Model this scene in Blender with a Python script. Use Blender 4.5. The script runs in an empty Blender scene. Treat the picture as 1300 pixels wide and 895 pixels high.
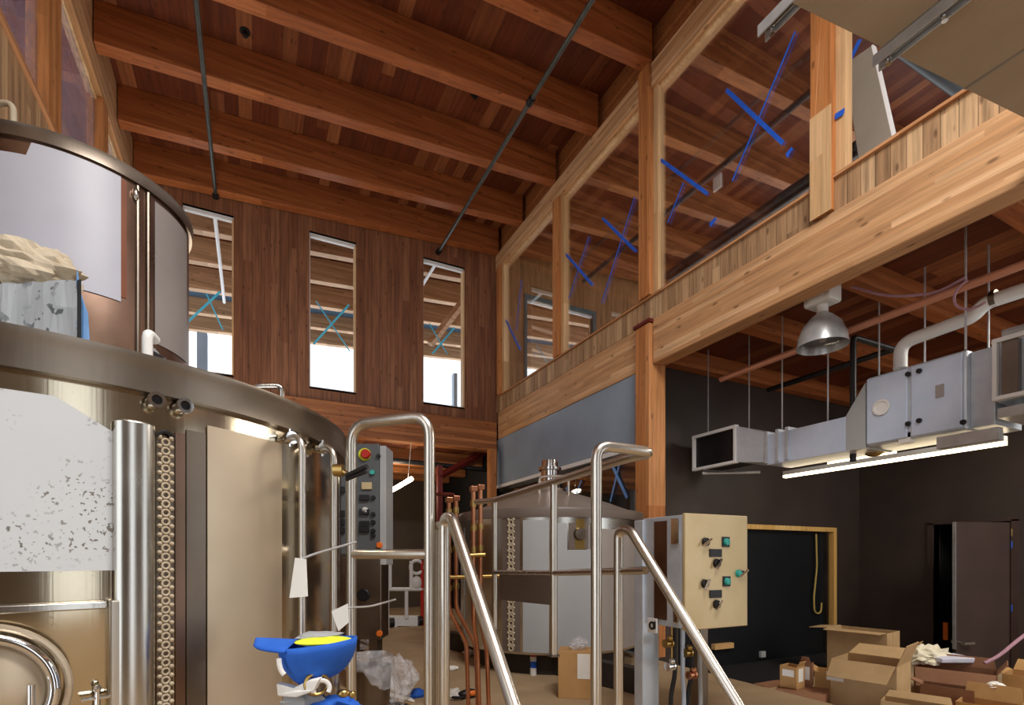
import bpy, bmesh, math, random
from mathutils import Vector, Matrix, noise
random.seed(7)
C = bpy.context.scene.collection
PI = math.pi
R = math.radians

# ------------------------------------------------------------------ camera
H = 1.25                       # eye height above the brewhouse floor
TH = math.atan(330/660)        # the camera looks this far to the right of +Y
cs, sn = math.cos(TH), math.sin(TH)
cam = bpy.data.cameras.new('camera'); co = bpy.data.objects.new('camera', cam); C.objects.link(co)
co.location = (0, 0, H); co.rotation_euler = (PI/2, 0, -TH)
cam.sensor_width = 36; cam.lens = 660/1300*36; cam.shift_y = (708-447.5)/1300; cam.clip_start = .02
bpy.context.scene.camera = co
vs = bpy.context.scene.view_settings
vs.view_transform = 'Standard'; vs.look = 'None'; vs.gamma = 1; vs.use_curve_mapping = False
vs.exposure = 0.6

def ray(px, py):
    r = (px-650)/660; return (r*cs+sn, -r*sn+cs, (708-py)/660)
def at(px, py, d):
    x, y, u = ray(px, py); return Vector((x*d, y*d, H+u*d))
def onX(px, py, X):
    x, y, u = ray(px, py); return at(px, py, X/x)
def onY(px, py, Y):
    x, y, u = ray(px, py); return at(px, py, Y/y)
def onZ(px, py, Z):
    x, y, u = ray(px, py); return at(px, py, (Z-H)/u)

# ------------------------------------------------------------------ mesh builder
def fillet(pts, r, n=6):
    pts = [Vector(p) for p in pts]; out = [pts[0]]
    for a, b, c in zip(pts, pts[1:], pts[2:]):
        u = (a-b); v = (c-b); k = min(r, u.length*.49, v.length*.49)
        p, q = b+u.normalized()*k, b+v.normalized()*k
        for i in range(n+1):
            t = i/n; out.append(p*(1-t)**2 + b*2*t*(1-t) + q*t*t)
    out.append(pts[-1]); return out

class MB:
    def __init__(s): s.v = []; s.f = []
    def add(s, v, f):
        o = len(s.v); s.v += [Vector(p) for p in v]; s.f += [[i+o for i in q] for q in f]; return s
    def box(s, a, b, M=None):
        x0, x1 = sorted((a[0], b[0])); y0, y1 = sorted((a[1], b[1])); z0, z1 = sorted((a[2], b[2]))
        v = [(x, y, z) for z in (z0, z1) for y in (y0, y1) for x in (x0, x1)]
        if M is not None: v = [M @ Vector(p) for p in v]
        return s.add(v, [(0,2,3,1),(4,5,7,6),(0,1,5,4),(2,6,7,3),(0,4,6,2),(1,3,7,5)])
    def hexa(s, q0, q1):          # two matching quads
        return s.add(list(q0)+list(q1), [(3,2,1,0),(4,5,6,7),(0,1,5,4),(1,2,6,5),(2,3,7,6),(3,0,4,7)])
    def prism(s, poly, d):        # polygon swept by vector d
        n = len(poly); d = Vector(d); p = [Vector(q) for q in poly]
        f = [list(range(n))[::-1], list(range(n, 2*n))] + [(i, (i+1) % n, (i+1) % n+n, i+n) for i in range(n)]
        return s.add(p+[q+d for q in p], f)
    def tube(s, pts, r, n=12, cap=True, r1=None):
        pts = [Vector(p) for p in pts]; m = len(pts)
        t = [(pts[min(i+1, m-1)]-pts[max(i-1, 0)]).normalized() for i in range(m)]
        up = Vector((0,0,1)) if abs(t[0].z) < .9 else Vector((1,0,0))
        a = t[0].cross(up).normalized(); v = []
        for i in range(m):
            a = (a - t[i]*a.dot(t[i])).normalized(); b = t[i].cross(a)
            rr = r if r1 is None else r+(r1-r)*i/(m-1)
            v += [pts[i]+(a*math.cos(2*PI*k/n)+b*math.sin(2*PI*k/n))*rr for k in range(n)]
        f = [(i*n+k, i*n+(k+1) % n, (i+1)*n+(k+1) % n, (i+1)*n+k) for i in range(m-1) for k in range(n)]
        if cap: f += [list(range(n))[::-1], [(m-1)*n+k for k in range(n)]]
        return s.add(v, f)
    def lathe(s, prof, c, n=48, a0=0, a1=2*PI, axis=None):
        c = Vector(c); full = abs(a1-a0-2*PI) < 1e-6; k = n if full else n+1; v = []
        M = Matrix.Identity(3) if axis is None else Vector(axis).to_track_quat('Z', 'Y').to_matrix()
        for r, z in prof:
            for i in range(k):
                a = a0+(a1-a0)*i/n; v.append(c + M @ Vector((r*math.cos(a), r*math.sin(a), z)))
        f = [(j*k+i, j*k+(i+1) % k, (j+1)*k+(i+1) % k, (j+1)*k+i) for j in range(len(prof)-1) for i in range(n)]
        s.add(v, f); return s
    def ball(s, c, r, sx=1, sy=1, sz=1, n=12, jit=0):
        c = Vector(c); v = []; f = []
        for j in range(n//2+1):
            for i in range(n):
                th = PI*j/(n//2); ph = 2*PI*i/n
                d = Vector((math.sin(th)*math.cos(ph), math.sin(th)*math.sin(ph), math.cos(th)))
                k = r*(1+jit*noise.noise(d*2.3+c*7))
                v.append(c+Vector((d.x*sx, d.y*sy, d.z*sz))*k)
        for j in range(n//2):
            for i in range(n): f.append((j*n+i, (j+1)*n+i, (j+1)*n+(i+1) % n, j*n+(i+1) % n))
        return s.add(v, f)
    def torus(s, c, Rr, r, axis=(0,0,1), n=32, m=10, a0=0, a1=2*PI):
        M = Vector(axis).to_track_quat('Z', 'Y').to_matrix(); c = Vector(c)
        k = n if abs(a1-a0-2*PI) < 1e-6 else n+1
        pts = [c+M @ Vector((Rr*math.cos(a0+(a1-a0)*i/n), Rr*math.sin(a0+(a1-a0)*i/n), 0)) for i in range(n+1)]
        return s.tube(pts, r, m, cap=k != n)
    def arcplate(s, c, r0, r1, cols):      # cols = [(angle, z0, z1)...], a curved sheet between two radii
        n = len(cols); v = []
        for a, z0, z1 in cols:
            for r in (r0, r1):
                for z in (z0, z1): v.append((c[0]+r*math.cos(a), c[1]+r*math.sin(a), z))
        f = [(0,1,3,2), tuple(4*(n-1)+k for k in (0,2,3,1))]
        for i in range(n-1):
            p, q = 4*i, 4*i+4
            f += [(p+2,p+3,q+3,q+2), (p,q,q+1,p+1), (p,p+2,q+2,q), (p+1,q+1,q+3,p+3)]
        return s.add(v, f)
    def crumple(s, c, sx, sy, sz, n=14, amp=.25, seed=0):
        c = Vector(c); v = []; f = []
        for j in range(n+1):
            for i in range(n*2):
                th = PI*j/n; ph = PI*i/n
                d = Vector((math.sin(th)*math.cos(ph), math.sin(th)*math.sin(ph), math.cos(th)))
                k = 1+amp*(abs(noise.noise(d*1.8+Vector((seed, 0, 0))))*1.6-.4) + amp*.6*abs(noise.noise(d*4.5+Vector((0, seed, 0))))
                v.append(c+Vector((d.x*sx*k, d.y*sy*k, d.z*sz*k)))
        m = 2*n
        for j in range(n):
            for i in range(m): f.append((j*m+i, (j+1)*m+i, (j+1)*m+(i+1) % m, j*m+(i+1) % m))
        return s.add(v, f)
    def build(s, name, mat, parent=None, smooth=False, bevel=0, ground=False):
        lo = Vector([min(v[i] for v in s.v) for i in range(3)]); hi = Vector([max(v[i] for v in s.v) for i in range(3)])
        o0 = (lo+hi)/2
        if parent is None: o0.z = lo.z
        me = bpy.data.meshes.new(name); me.from_pydata([tuple(v-o0) for v in s.v], [], s.f)
        bm = bmesh.new(); bm.from_mesh(me)
        bmesh.ops.remove_doubles(bm, verts=bm.verts, dist=1e-5)
        bmesh.ops.recalc_face_normals(bm, faces=bm.faces); bm.to_mesh(me); bm.free()
        o = bpy.data.objects.new(name, me); C.objects.link(o)
        if mat: me.materials.append(mat)
        if parent is not None:
            o.parent = parent; w = Vector((0,0,0)); q = parent
            while q: w += Vector(q.location); q = q.parent
            o.location = o0-w
        else: o.location = o0
        if smooth:
            me.polygons.foreach_set('use_smooth', [True]*len(me.polygons))
            me.set_sharp_from_angle(angle=R(38))
        if bevel:
            b = o.modifiers.new('bevel', 'BEVEL'); b.width = bevel; b.segments = 2; b.limit_method = 'ANGLE'; b.angle_limit = R(40)
        return o

def tag(o, label, cat, group=None):
    o['label'] = label; o['category'] = cat
    if group: o['group'] = group
    return o
def thing(name, label, cat, loc, group=None):
    o = bpy.data.objects.new(name, None); C.objects.link(o); o.location = loc; o.empty_display_size = .1
    return tag(o, label, cat, group)
def struct(o): o['kind'] = 'structure'; return o
def lab(o, t): o['label'] = t; return o

# ------------------------------------------------------------------ materials
def lin(h):
    h = h.lstrip('#'); c = [int(h[i:i+2], 16)/255 for i in (0, 2, 4)]
    return tuple([x/12.92 if x <= .04045 else ((x+.055)/1.055)**2.4 for x in c]+[1])
class NT:
    def __init__(s, name):
        s.m = bpy.data.materials.new(name); s.m.use_nodes = True; s.t = s.m.node_tree; s.t.nodes.clear()
        s.out = s.n('ShaderNodeOutputMaterial')
    def n(s, typ, ins=None, **kw):
        nd = s.t.nodes.new(typ)
        for k, v in kw.items(): setattr(nd, k, v)
        for k, v in (ins or {}).items():
            if hasattr(v, 'is_output'): s.t.links.new(v, nd.inputs[k])
            else: nd.inputs[k].default_value = v
        return nd
    def math(s, op, a, b=0.0, c=None):
        d = {0: a, 1: b}
        if c is not None: d[2] = c
        return s.n('ShaderNodeMath', d, operation=op).outputs[0]
    def mix(s, fac, a, b, mode='MIX'):
        m = s.n('ShaderNodeMix', {0: fac, 6: a, 7: b}, data_type='RGBA', blend_type=mode); return m.outputs[2]
    def ramp(s, fac, stops):
        r = s.n('ShaderNodeValToRGB', {0: fac}); e = r.color_ramp.elements
        while len(e) < len(stops): e.new(.5)
        for el, (p, c) in zip(e, stops): el.position = p; el.color = c if len(c) == 4 else (*c, 1)
        return r.outputs[0]
    def pos(s): return s.n('ShaderNodeNewGeometry').outputs['Position']
    def map(s, v, sc): return s.n('ShaderNodeVectorMath', {0: v, 1: sc}, operation='MULTIPLY').outputs[0]
    def noise(s, v, scale=5, detail=4, rough=.55): return s.n('ShaderNodeTexNoise', {'Vector': v, 'Scale': scale, 'Detail': detail, 'Roughness': rough}).outputs[0]
    def bsdf(s, **kw):
        ins = {k.replace('_', ' '): v for k, v in kw.items()}
        b = s.n('ShaderNodeBsdfPrincipled', ins); s.t.links.new(b.outputs[0], s.out.inputs[0]); return b

def wood(name, c1, c2, c3, board='X', bw=.14, grain='Y', gap=.03, rough=.55, knot=True, lines=.45):
    t = NT(name); p = t.pos(); sp = t.n('ShaderNodeSeparateXYZ', {0: p}); ax = {'X': 0, 'Y': 1, 'Z': 2}
    u = t.math('DIVIDE', sp.outputs[ax[board]], bw); idx = t.math('FLOOR', u); fr = t.math('FRACT', u)
    # boards are also butt-jointed along their length
    jl = t.math('FLOOR', t.math('ADD', t.math('DIVIDE', sp.outputs[ax[grain]], 2.6), t.math('MULTIPLY', idx, .37)))
    wn = t.n('ShaderNodeTexWhiteNoise', {'Vector': t.n('ShaderNodeCombineXYZ', {0: idx, 1: jl}).outputs[0]}, noise_dimensions='2D').outputs[0]
    base = t.ramp(wn, [(0, lin(c1)), (.55, lin(c2)), (1, lin(c3))])
    sc = [26.0, 26.0, 26.0]; sc[ax[grain]] = 1.3
    off = t.n('ShaderNodeVectorMath', {0: t.map(p, tuple(sc)), 1: t.n('ShaderNodeCombineXYZ', {0: t.math('MULTIPLY', wn, 40.0), 1: t.math('MULTIPLY', wn, 17.0)}).outputs[0]}, operation='ADD').outputs[0]
    g = t.noise(off, 1.0, 5, .6)
    gr = t.ramp(g, [(.32, (1-lines,)*3), (.62, (1.12,)*3)])
    col = t.mix(1.0, base, gr, 'MULTIPLY')
    if knot:
        ks = [9.0, 9.0, 9.0]; ks[ax[grain]] = 3.2
        vo = t.n('ShaderNodeTexVoronoi', {'Vector': t.map(p, tuple(ks)), 'Scale': 1.0}, feature='F1')
        kn = t.ramp(vo.outputs['Distance'], [(.07, (1, 1, 1)), (.15, (0, 0, 0))])
        col = t.mix(t.math('MULTIPLY', kn, .6), col, lin('#3a1a0a'))
    if gap:
        e = t.math('LESS_THAN', t.math('MINIMUM', fr, t.math('SUBTRACT', 1.0, fr)), gap/2)
        col = t.mix(t.math('MULTIPLY', e, .62), col, lin('#1c0d06'))
    bmp = t.n('ShaderNodeBump', {'Strength': .12, 'Distance': .01, 'Height': g})
    t.bsdf(Base_Color=col, Roughness=rough, Normal=bmp.outputs[0], Specular_IOR_Level=.3); return t.m

def paint(name, c, c2=None, rough=.6, scale=3, metal=0, bump=.0, spec=.4, det=4):
    t = NT(name); p = t.pos(); n = t.noise(p, scale, det)
    col = t.ramp(n, [(.3, lin(c)), (.75, lin(c2 or c))])
    kw = {}
    if bump: kw['Normal'] = t.n('ShaderNodeBump', {'Strength': bump, 'Distance': .01, 'Height': t.noise(p, scale*12, 3)}).outputs[0]
    t.bsdf(Base_Color=col, Roughness=rough, Metallic=metal, Specular_IOR_Level=spec, **kw); return t.m

def steel(name, c, c2, rough=.28, brush='Z', stain=.0, sc=2.5, rvar=.12):
    t = NT(name); p = t.pos(); s = [60.0]*3; s[{'X': 0, 'Y': 1, 'Z': 2}[brush]] = 1.0
    b = t.noise(t.map(p, tuple(s)), 1.0, 3); n = t.noise(p, sc, 6, .6)
    col = t.ramp(n, [(.3, lin(c)), (.7, lin(c2))])
    if stain:
        st = t.ramp(t.noise(p, 34, 3, .7), [(.66, (0, 0, 0)), (.72, (1, 1, 1))])
        col = t.mix(t.math('MULTIPLY', st, stain), col, lin('#3b2f22'))
    rg = t.math('ADD', t.math('MULTIPLY', n, rvar*2), rough-rvar)
    t.bsdf(Base_Color=col, Metallic=1.0, Roughness=rg, Normal=t.n('ShaderNodeBump', {'Strength': .05, 'Distance': .005, 'Height': b}).outputs[0]); return t.m

def speck(name, c, spot, thr=.72, scale=42, rough=.5, big=True):
    t = NT(name); p = t.pos()
    a = t.ramp(t.noise(p, scale, 2, .5), [(thr, (0, 0, 0)), (thr+.03, (1, 1, 1))])
    m = t.ramp(t.noise(p, 7, 3, .5), [(.4, (0, 0, 0)), (.52, (1, 1, 1))])
    cl = t.mix(t.noise(p, 5, 5), lin(c), lin('#c6c9cd'))
    col = t.mix(t.math('MULTIPLY', t.math('MULTIPLY', a, m), .85), cl, lin(spot))
    t.bsdf(Base_Color=col, Roughness=rough); return t.m

def glass(name, tint=(1, 1, 1, 1), gloss=.5):
    t = NT(name); tr = t.n('ShaderNodeBsdfTransparent', {'Color': tint}); gl = t.n('ShaderNodeBsdfGlossy', {'Color': (1, 1, 1, 1), 'Roughness': .02})
    fr = t.n('ShaderNodeFresnel', {'IOR': 1.35}); mx = t.n('ShaderNodeMixShader', {0: t.math('MULTIPLY', fr.outputs[0], gloss), 1: tr.outputs[0], 2: gl.outputs[0]})
    t.t.links.new(mx.outputs[0], t.out.inputs[0]); return t.m

def clear_film(name, c='#dfe3e8', a=.45):
    t = NT(name); d = t.n('ShaderNodeBsdfPrincipled', {'Base Color': lin(c), 'Roughness': .25}); tr = t.n('ShaderNodeBsdfTransparent')
    n = t.ramp(t.noise(t.pos(), 16, 4), [(.35, (a*.6,)*3), (.65, (min(1, a*1.5),)*3)])
    mx = t.n('ShaderNodeMixShader', {0: n, 1: tr.outputs[0], 2: d.outputs[0]}); t.t.links.new(mx.outputs[0], t.out.inputs[0]); return t.m

def emit(name, c, s):
    t = NT(name); e = t.n('ShaderNodeEmission', {'Color': lin(c), 'Strength': s}); t.t.links.new(e.outputs[0], t.out.inputs[0]); return t.m

M = {}
M['deck'] = wood('deck boards', '#5c2a15', '#663018', '#8f5633', 'X', .17, 'Y', .025, .6, lines=.3)
M['beam'] = wood('glulam roof', '#93532d', '#a05c32', '#ad683b', 'Z', .045, 'X', 0, .5, lines=.3)
M['lam'] = wood('glulam pale', '#b8895f', '#c89b70', '#d6ad84', 'Z', .05, 'Y', 0, .5, lines=.28)
M['lamx'] = wood('glulam far', '#8e5630', '#a2653a', '#b37546', 'Z', .05, 'X', 0, .5, lines=.3)
M['lamo'] = wood('outdoor glulam', '#b08a66', '#c29b76', '#d0aa86', 'Z', .05, 'X', 0, .5, lines=.25)
M['nearw'] = paint('brown near wall', '#55483c', '#615347', .7, 2)
M['tgv'] = wood('pale vertical boards', '#9c7a5a', '#b08c68', '#c4a27c', 'Y', .11, 'Z', .05, .55)
M['far'] = wood('far wall boards', '#7c4e36', '#85573d', '#936448', 'X', .14, 'Z', .05, .55)
M['leftw'] = wood('left wall boards', '#9c7a5a', '#b08c68', '#bf9c76', 'Y', .11, 'Z', .05, .55)
M['post'] = wood('fir post', '#b0703f', '#bd7d49', '#c98c59', 'Y', .07, 'Z', 0, .5, lines=.3)
M['sub'] = wood('pale stud', '#c0986a', '#cda67a', '#d6b388', 'Y', .2, 'Z', 0, .5, lines=.2, knot=False)
M['capw'] = wood('sill strip', '#a8744a', '#b5825a', '#c08f66', 'Z', .2, 'Y', 0, .5, knot=False, lines=.25)
M['black'] = paint('black wall paint', '#352b28', '#40352f', .5, 2)
M['grey'] = paint('grey blue wall paint', '#8290a2', '#90a0b4', .36, 1.5)
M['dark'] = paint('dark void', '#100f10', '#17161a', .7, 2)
M['conc'] = paint('concrete floor', '#a08768', '#b59c7a', .75, 2.2, bump=.06, det=8)
M['steel'] = steel('warm stainless', '#b0a48e', '#c8bda8', .15, 'Z', .25, rvar=.06)
M['steel2'] = steel('plain stainless', '#b9b4ac', '#cbc7c0', .24, 'Z')
M['rimst'] = steel('dull rim steel', '#85786b', '#978b7e', .34, 'Z')
M['satin'] = paint('satin film steel', '#bcaa92', '#cbbba4', .36, 3, .55)
M['darkst'] = steel('dark steel', '#73685e', '#8a7e72', .36, 'Z')
M['brownst'] = steel('brown tinted steel', '#7c6455', '#94796a', .32, 'Z')
M['tubest'] = steel('tube stainless', '#c9c1b5', '#d8d2c9', .3, 'Z', rvar=.06)
M['galv'] = paint('galvanised sheet', '#b6bec9', '#ccd2da', .34, 8, .35)
M['bluegalv'] = paint('galvanised film', '#c2d0e8', '#d2deF0', .36, 4, .25)
M['zinc'] = paint('zinc channel', '#b4b6b8', '#cfd1d3', .3, 9, .5)
M['chrome'] = steel('chrome', '#d8d8d8', '#e6e6e6', .1, 'Z', rvar=.03)
M['copper'] = steel('copper', '#bb7d5c', '#cf9474', .32, 'Z', 0, 6)
M['pinkcop'] = paint('pinkish copper', '#c4866c', '#d0967c', .4, 5, .3)
M['brass'] = steel('brass', '#a88c52', '#bfa266', .32, 'Z')
M['film'] = speck('white speckled film', '#d2d5d8', '#5c5140', .6, 105)
M['film2'] = paint('lavender white film', '#b6b6c2', '#c4c4ce', .4, 1.5)
M['film3'] = paint('grey film', '#8f8784', '#9c9592', .4, 2)
M['film4'] = paint('blue grey film', '#a2a4a6', '#b0b1b2', .35, 2)
M['film5'] = paint('warm grey film', '#938a84', '#a0978f', .38, 2)
M['ctl'] = paint('grey panel enamel', '#55585a', '#626567', .4, 3)
M['cream'] = paint('tan cabinet door', '#c4ad82', '#d2bd94', .36, 3.5, .3)
M['ductt'] = paint('dusty brown sheet', '#a39079', '#ae9b84', .6, 2.5)
M['sheet'] = paint('grey duct sheet', '#857d72', '#938b80', .5, 3)
M['card'] = paint('cardboard', '#b48a56', '#c09662', .8, 6)
M['card2'] = paint('brown cardboard', '#8a6046', '#996e52', .8, 6)
M['card3'] = paint('pale cardboard', '#b4946a', '#c0a076', .8, 6)
M['kraft'] = paint('kraft paper', '#b0a088', '#c9bba4', .8, 9)
M['white'] = paint('white plastic', '#dcdad6', '#e6e4e0', .4, 4)
M['paper'] = paint('white paper', '#e4e0d8', '#efece6', .8, 5)
M['blk'] = paint('black plastic', '#151416', '#201e20', .4, 5)
M['blkpipe'] = paint('black pipe', '#1b1a1c', '#2a292b', .4, 8)
M['pipegrey'] = paint('dark sprinkler pipe', '#4a4d4a', '#5f625e', .35, 8, .5)
M['blue'] = paint('royal blue cloth', '#1d56b8', '#2c6bd0', .8, 14)
M['blue2'] = paint('blue bag', '#5f8fc8', '#8ab4e4', .4, 14)
M['tape'] = paint('blue masking tape', '#1c56c8', '#2a66d8', .6, 12)
M['tapec'] = paint('cyan masking tape', '#4cc4ee', '#5ed0f6', .6, 12)
M['yellow'] = paint('hi vis yellow', '#d8e02a', '#e4ea40', .7, 10)
M['yelc'] = paint('yellow cord', '#a8904a', '#b89f58', .6, 10)
M['orange'] = paint('orange plastic', '#e06a1c', '#ea7a2a', .4, 6)
M['red'] = paint('red plastic', '#b02418', '#c03020', .4, 6)
M['redsteel'] = paint('red oxide steel', '#5a1a16', '#6e241e', .5, 6)
M['green'] = paint('teal lamp', '#2a9a90', '#3fb4a8', .2, 6)
M['blkcurb'] = paint('black rubber curb', '#2c2623', '#3a322e', .6, 5)
M['weather'] = speck('weathered block', '#8c9092', '#3e4244', .58, 30, .7)
M['doorp'] = paint('dark brown door', '#3a2c28', '#43342f', .4, 3)
M['ltwood'] = wood('pale jamb', '#cfa25c', '#d6ac68', '#dcb676', 'X', .3, 'Z', 0, .5, knot=False, lines=.15)
M['glass'] = glass('clear glass', (.97, .97, .97, 1), .5)
M['glassd'] = glass('smoky glass', (.86, .86, .9, 1), .8)
M['warmgrey'] = paint('warm grey plate', '#665a52', '#74675e', .4, 3)
M['redbrown'] = paint('red brown edge', '#7a4630', '#8a5238', .4, 3)
M['domest'] = paint('dull dome steel', '#8d8075', '#9c8f84', .42, 3, .35)
M['rear'] = paint('warm dark wall', '#54463d', '#60513a', .6, 2)
M['pane'] = clear_film('sky reflection glass', '#a09cb4', .34)  # lavender sky reflection put into the tint of the clerestory panes
M['tapel'] = paint('pale blue tape', '#5f8fd0', '#74a2de', .6, 12)
M['poly'] = clear_film('clear polythene', '#dedce0', .3)
M['lamp'] = emit('fluorescent tube', '#ffe6b8', 6)
M['lampw'] = emit('white tube', '#ffeccc', 18)
M['teal'] = paint('teal window frame', '#3c6670', '#4a7680', .4, 3)
M['ltblue'] = paint('pale blue post', '#a8bcd0', '#b4c8dc', .5, 3)
M['pinkrope'] = paint('pink cable', '#a07888', '#b48c9a', .6, 30)
M['bone'] = paint('white frame', '#e0e0e0', '#eaeaea', .5, 3)

# ------------------------------------------------------------------ roof geometry
XL, XR, YF = -1.6, 4.43, 9.64
def zb(x): return 7.39+(x-4.43)*.0652       # underside of the roof beams
BD = .48                                    # beam depth
def zd(x): return zb(x)+BD                  # underside of the roof deck

struct(MB().hexa([(-5,-3,zd(-5)),(11,-3,zd(11)),(11,16,zd(11)),(-5,16,zd(-5))],[(-5,-3,zd(-5)+.15),(11,-3,zd(11)+.15),(11,16,zd(11)+.15),(-5,16,zd(-5)+.15)]).build('ceiling', M['deck']))
def roofbeam(y, x0, x1, label, group, w=.17, mat='beam'):
    o = MB().hexa([(x0,y-w/2,zb(x0)),(x1,y-w/2,zb(x1)),(x1,y+w/2,zb(x1)),(x0,y+w/2,zb(x0))],
                  [(x0,y-w/2,zd(x0)),(x1,y-w/2,zd(x1)),(x1,y+w/2,zd(x1)),(x0,y+w/2,zd(x0))]).build('roof_beam', M[mat], bevel=.008)
    tag(o, label, 'beam', group); return o
ordn = ['first', 'second', 'third', 'fourth', 'fifth', 'sixth', 'seventh', 'eighth']
BY = [9.53, 8.5, 7.34, 6.18, 5.06, 3.9, 2.75]
for i, y in enumerate(BY):
    t = 'orange brown roof beam hugging the top of the far window wall' if i == 0 else f'orange brown glulam roof beam, {ordn[i]} out from the far window wall'
    roofbeam(y, XL+.02, XR-.0, t, 'roof beams of the tall hall')
for i, y in enumerate([9.35, 8.2, 7.05, 5.9, 4.75, 3.6, 2.45]):
    roofbeam(y, XR+.22, 10.4, f'tan roof beam behind the upper glass, {ordn[i]} from the far end', 'roof beams over the upper room', .16, 'lamx')
for i, y in enumerate([10.78, 11.9, 13.1, 14.35, 15.4]):
    roofbeam(y, -4.5, 10.4, f'brown outdoor beam seen through the far windows, {ordn[i]} beyond the wall', 'outdoor roof beams past the far wall', .17, 'lamo')
for i, y in enumerate([7.9, 6.75, 5.6, 4.4]):
    roofbeam(y, -4.6, XL-.14, f'brown eave beam seen through the side clerestory, {ordn[i]} from its far end', 'eave beams outside the side clerestory')

# ------------------------------------------------------------------ floors
struct(MB().box((-3.2,-3,-.12),(4.43,13,0)).build('floor', M['conc']))
struct(MB().box((4.43,-3,-.5),(11.1,5.9,-.35)).build('floor', M['conc']))
struct(MB().box((4.43,5.9,-.12),(10,13,0)).build('floor', M['conc']))

# ------------------------------------------------------------------ far wall with three slit windows
WIN = [(-.98,-.27,4.23,6.84), (.89,1.68,4.22,6.93), (2.93,3.77,4.22,7.0)]
ZB0, ZB1 = 3.42, 4.0
m = MB(); x = XL
for a, b, z0, z1 in WIN:
    m.box((x,YF,ZB1),(a,YF+.16,zd(XL)-.02)); m.box((a,YF,ZB1),(b,YF+.16,z0)); m.box((a,YF,z1),(b,YF+.16,zd(XL)-.02)); x = b
m.box((x,YF,ZB1),(XR+.2,YF+.16,zd(XL)-.02))
m.prism([(XL,YF,zd(XL)-.02),(XR+.2,YF,zd(XL)-.02),(XR+.2,YF,zd(XR)),(XL,YF,zd(XL))],(0,.16,0))
struct(m.build('wall_far', M['far']))
wl = ['beside the round tank', 'in the middle of the far wall', 'nearest the glazed corner']
for i, (a, b, z0, z1) in enumerate(WIN):
    w = struct(MB().box((a-.0,YF+.0,z0-.03),(b,YF+.16,z0)).build(f'window_{i+1}', M['bone']))
    MB().box((a,YF+.06,z1-.06),(b,YF+.12,z1)).box((a,YF+.06,z0),(b,YF+.12,z0+.03)).box((a,YF+.06,z0+.03),(a+.02,YF+.12,z1-.06)).build('window_frame', M['bone'], w)
    MB().box((b-.025,YF+.005,z0),(b,YF+.155,z1-.06)).box((a,YF+.005,z1),(b,YF+.155,z1+.03)).build('window_reveal', M['sub'], w)
    MB().box((a+.02,YF+.085,z0+.03),(b-.02,YF+.095,z1-.06)).build('pane', M['glass'], w)
tag(MB().box((XL-.8,YF-.06,ZB0),(XR+.02,YF+.18,ZB1)).build('timber_beam', M['lamx'], bevel=.01), 'deep horizontal timber beam below the three slit windows', 'beam')

def strip(mb, p, q, w, nrm, th=.002):
    p, q, nrm = Vector(p), Vector(q), Vector(nrm); d = (q-p).normalized(); s = d.cross(nrm).normalized()*w/2
    a = [p-s, p+s, q+s, q-s]; mb.prism(a, nrm*th); return mb
def cross(ends, plane, nrm, label, w=.045, mat='tape', group=None, name='tape_cross'):
    ps = [(plane(*a), plane(*b)) for a, b in ends]
    c = sum((p+q for p, q in ps), Vector())/(2*len(ps))
    t = thing(name, label, 'tape', c, group)
    for i, (p, q) in enumerate(ps):
        strip(MB(), p+Vector(nrm)*.003*i, q+Vector(nrm)*.003*i, w*(1-.4*i), nrm).build('tape_strip', M[mat], t)
fp = lambda px, py: onY(px, py, YF+.08)
cross([((238,409),(280,370)),((262,373),(283,419))], fp, (0,-1,0), 'cyan tape cross on the slit window beside the round tank', .035, 'tapec', 'tape crosses on the far windows')
cross([((398,437),(443,387)),((401,382),(444,446))], fp, (0,-1,0), 'cyan tape cross on the middle slit window', .035, 'tapec', 'tape crosses on the far windows')
cross([((549,449),(577,416)),((545,411),(568,450))], fp, (0,-1,0), 'cyan tape cross on the slit window nearest the glazed corner', .035, 'tapec', 'tape crosses on the far windows')

struct(MB().hexa([(-4.5,13.25,zd(-4.5)-.12),(10.4,13.25,zd(10.4)-.12),(10.4,15.25,zd(10.4)-.12),(-4.5,15.25,zd(-4.5)-.12)],[(-4.5,13.25,zd(-4.5)-.02),(10.4,13.25,zd(10.4)-.02),(10.4,15.25,zd(10.4)-.02),(-4.5,15.25,zd(-4.5)-.02)]).build('ceiling_outdoor', paint('slate blue soffit', '#3c5468', '#4a6478', .5, 2)))
# outdoors beyond the windows
tag(MB().tube([onY(546,437,11),onY(592,378,11)],.09,4).build('timber_brace', M['lam'], bevel=.006), 'pale diagonal timber brace outdoors behind the slit window nearest the corner', 'brace')
q = onY(257,460,12); tag(MB().box((q.x-.09,q.y-.09,0),(q.x+.09,q.y+.09,onY(257,424,12).z)).build('outdoor_post', M['ltblue']), 'pale blue outdoor post behind the slit window beside the round tank', 'post')
q = onY(577,500,13.2); tag(MB().box((q.x-.05,q.y-.09,0),(q.x+.05,q.y+.09,onY(577,462,12.5).z)).build('outdoor_post', M['ltblue']), 'thin pale outdoor post behind the slit window nearest the corner', 'post')
for i, (a, b, k) in enumerate([((273,276),(280,388),'beside the round tank'),((555,332),(541,345),'nearest the corner')]):
    A = onY(*a, YF+.25); A.y = YF+.25; Bq = A+Vector((0,3.2,0))
    tag(MB().tube([A,Bq],.03,10).build('outdoor_pipe', M['bone'], smooth=True), f'outdoor sprinkler pipe coloured daylight white behind the slit window {k}', 'pipe')  # daylight on the outdoor run of the dark pipe put into its white

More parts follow.
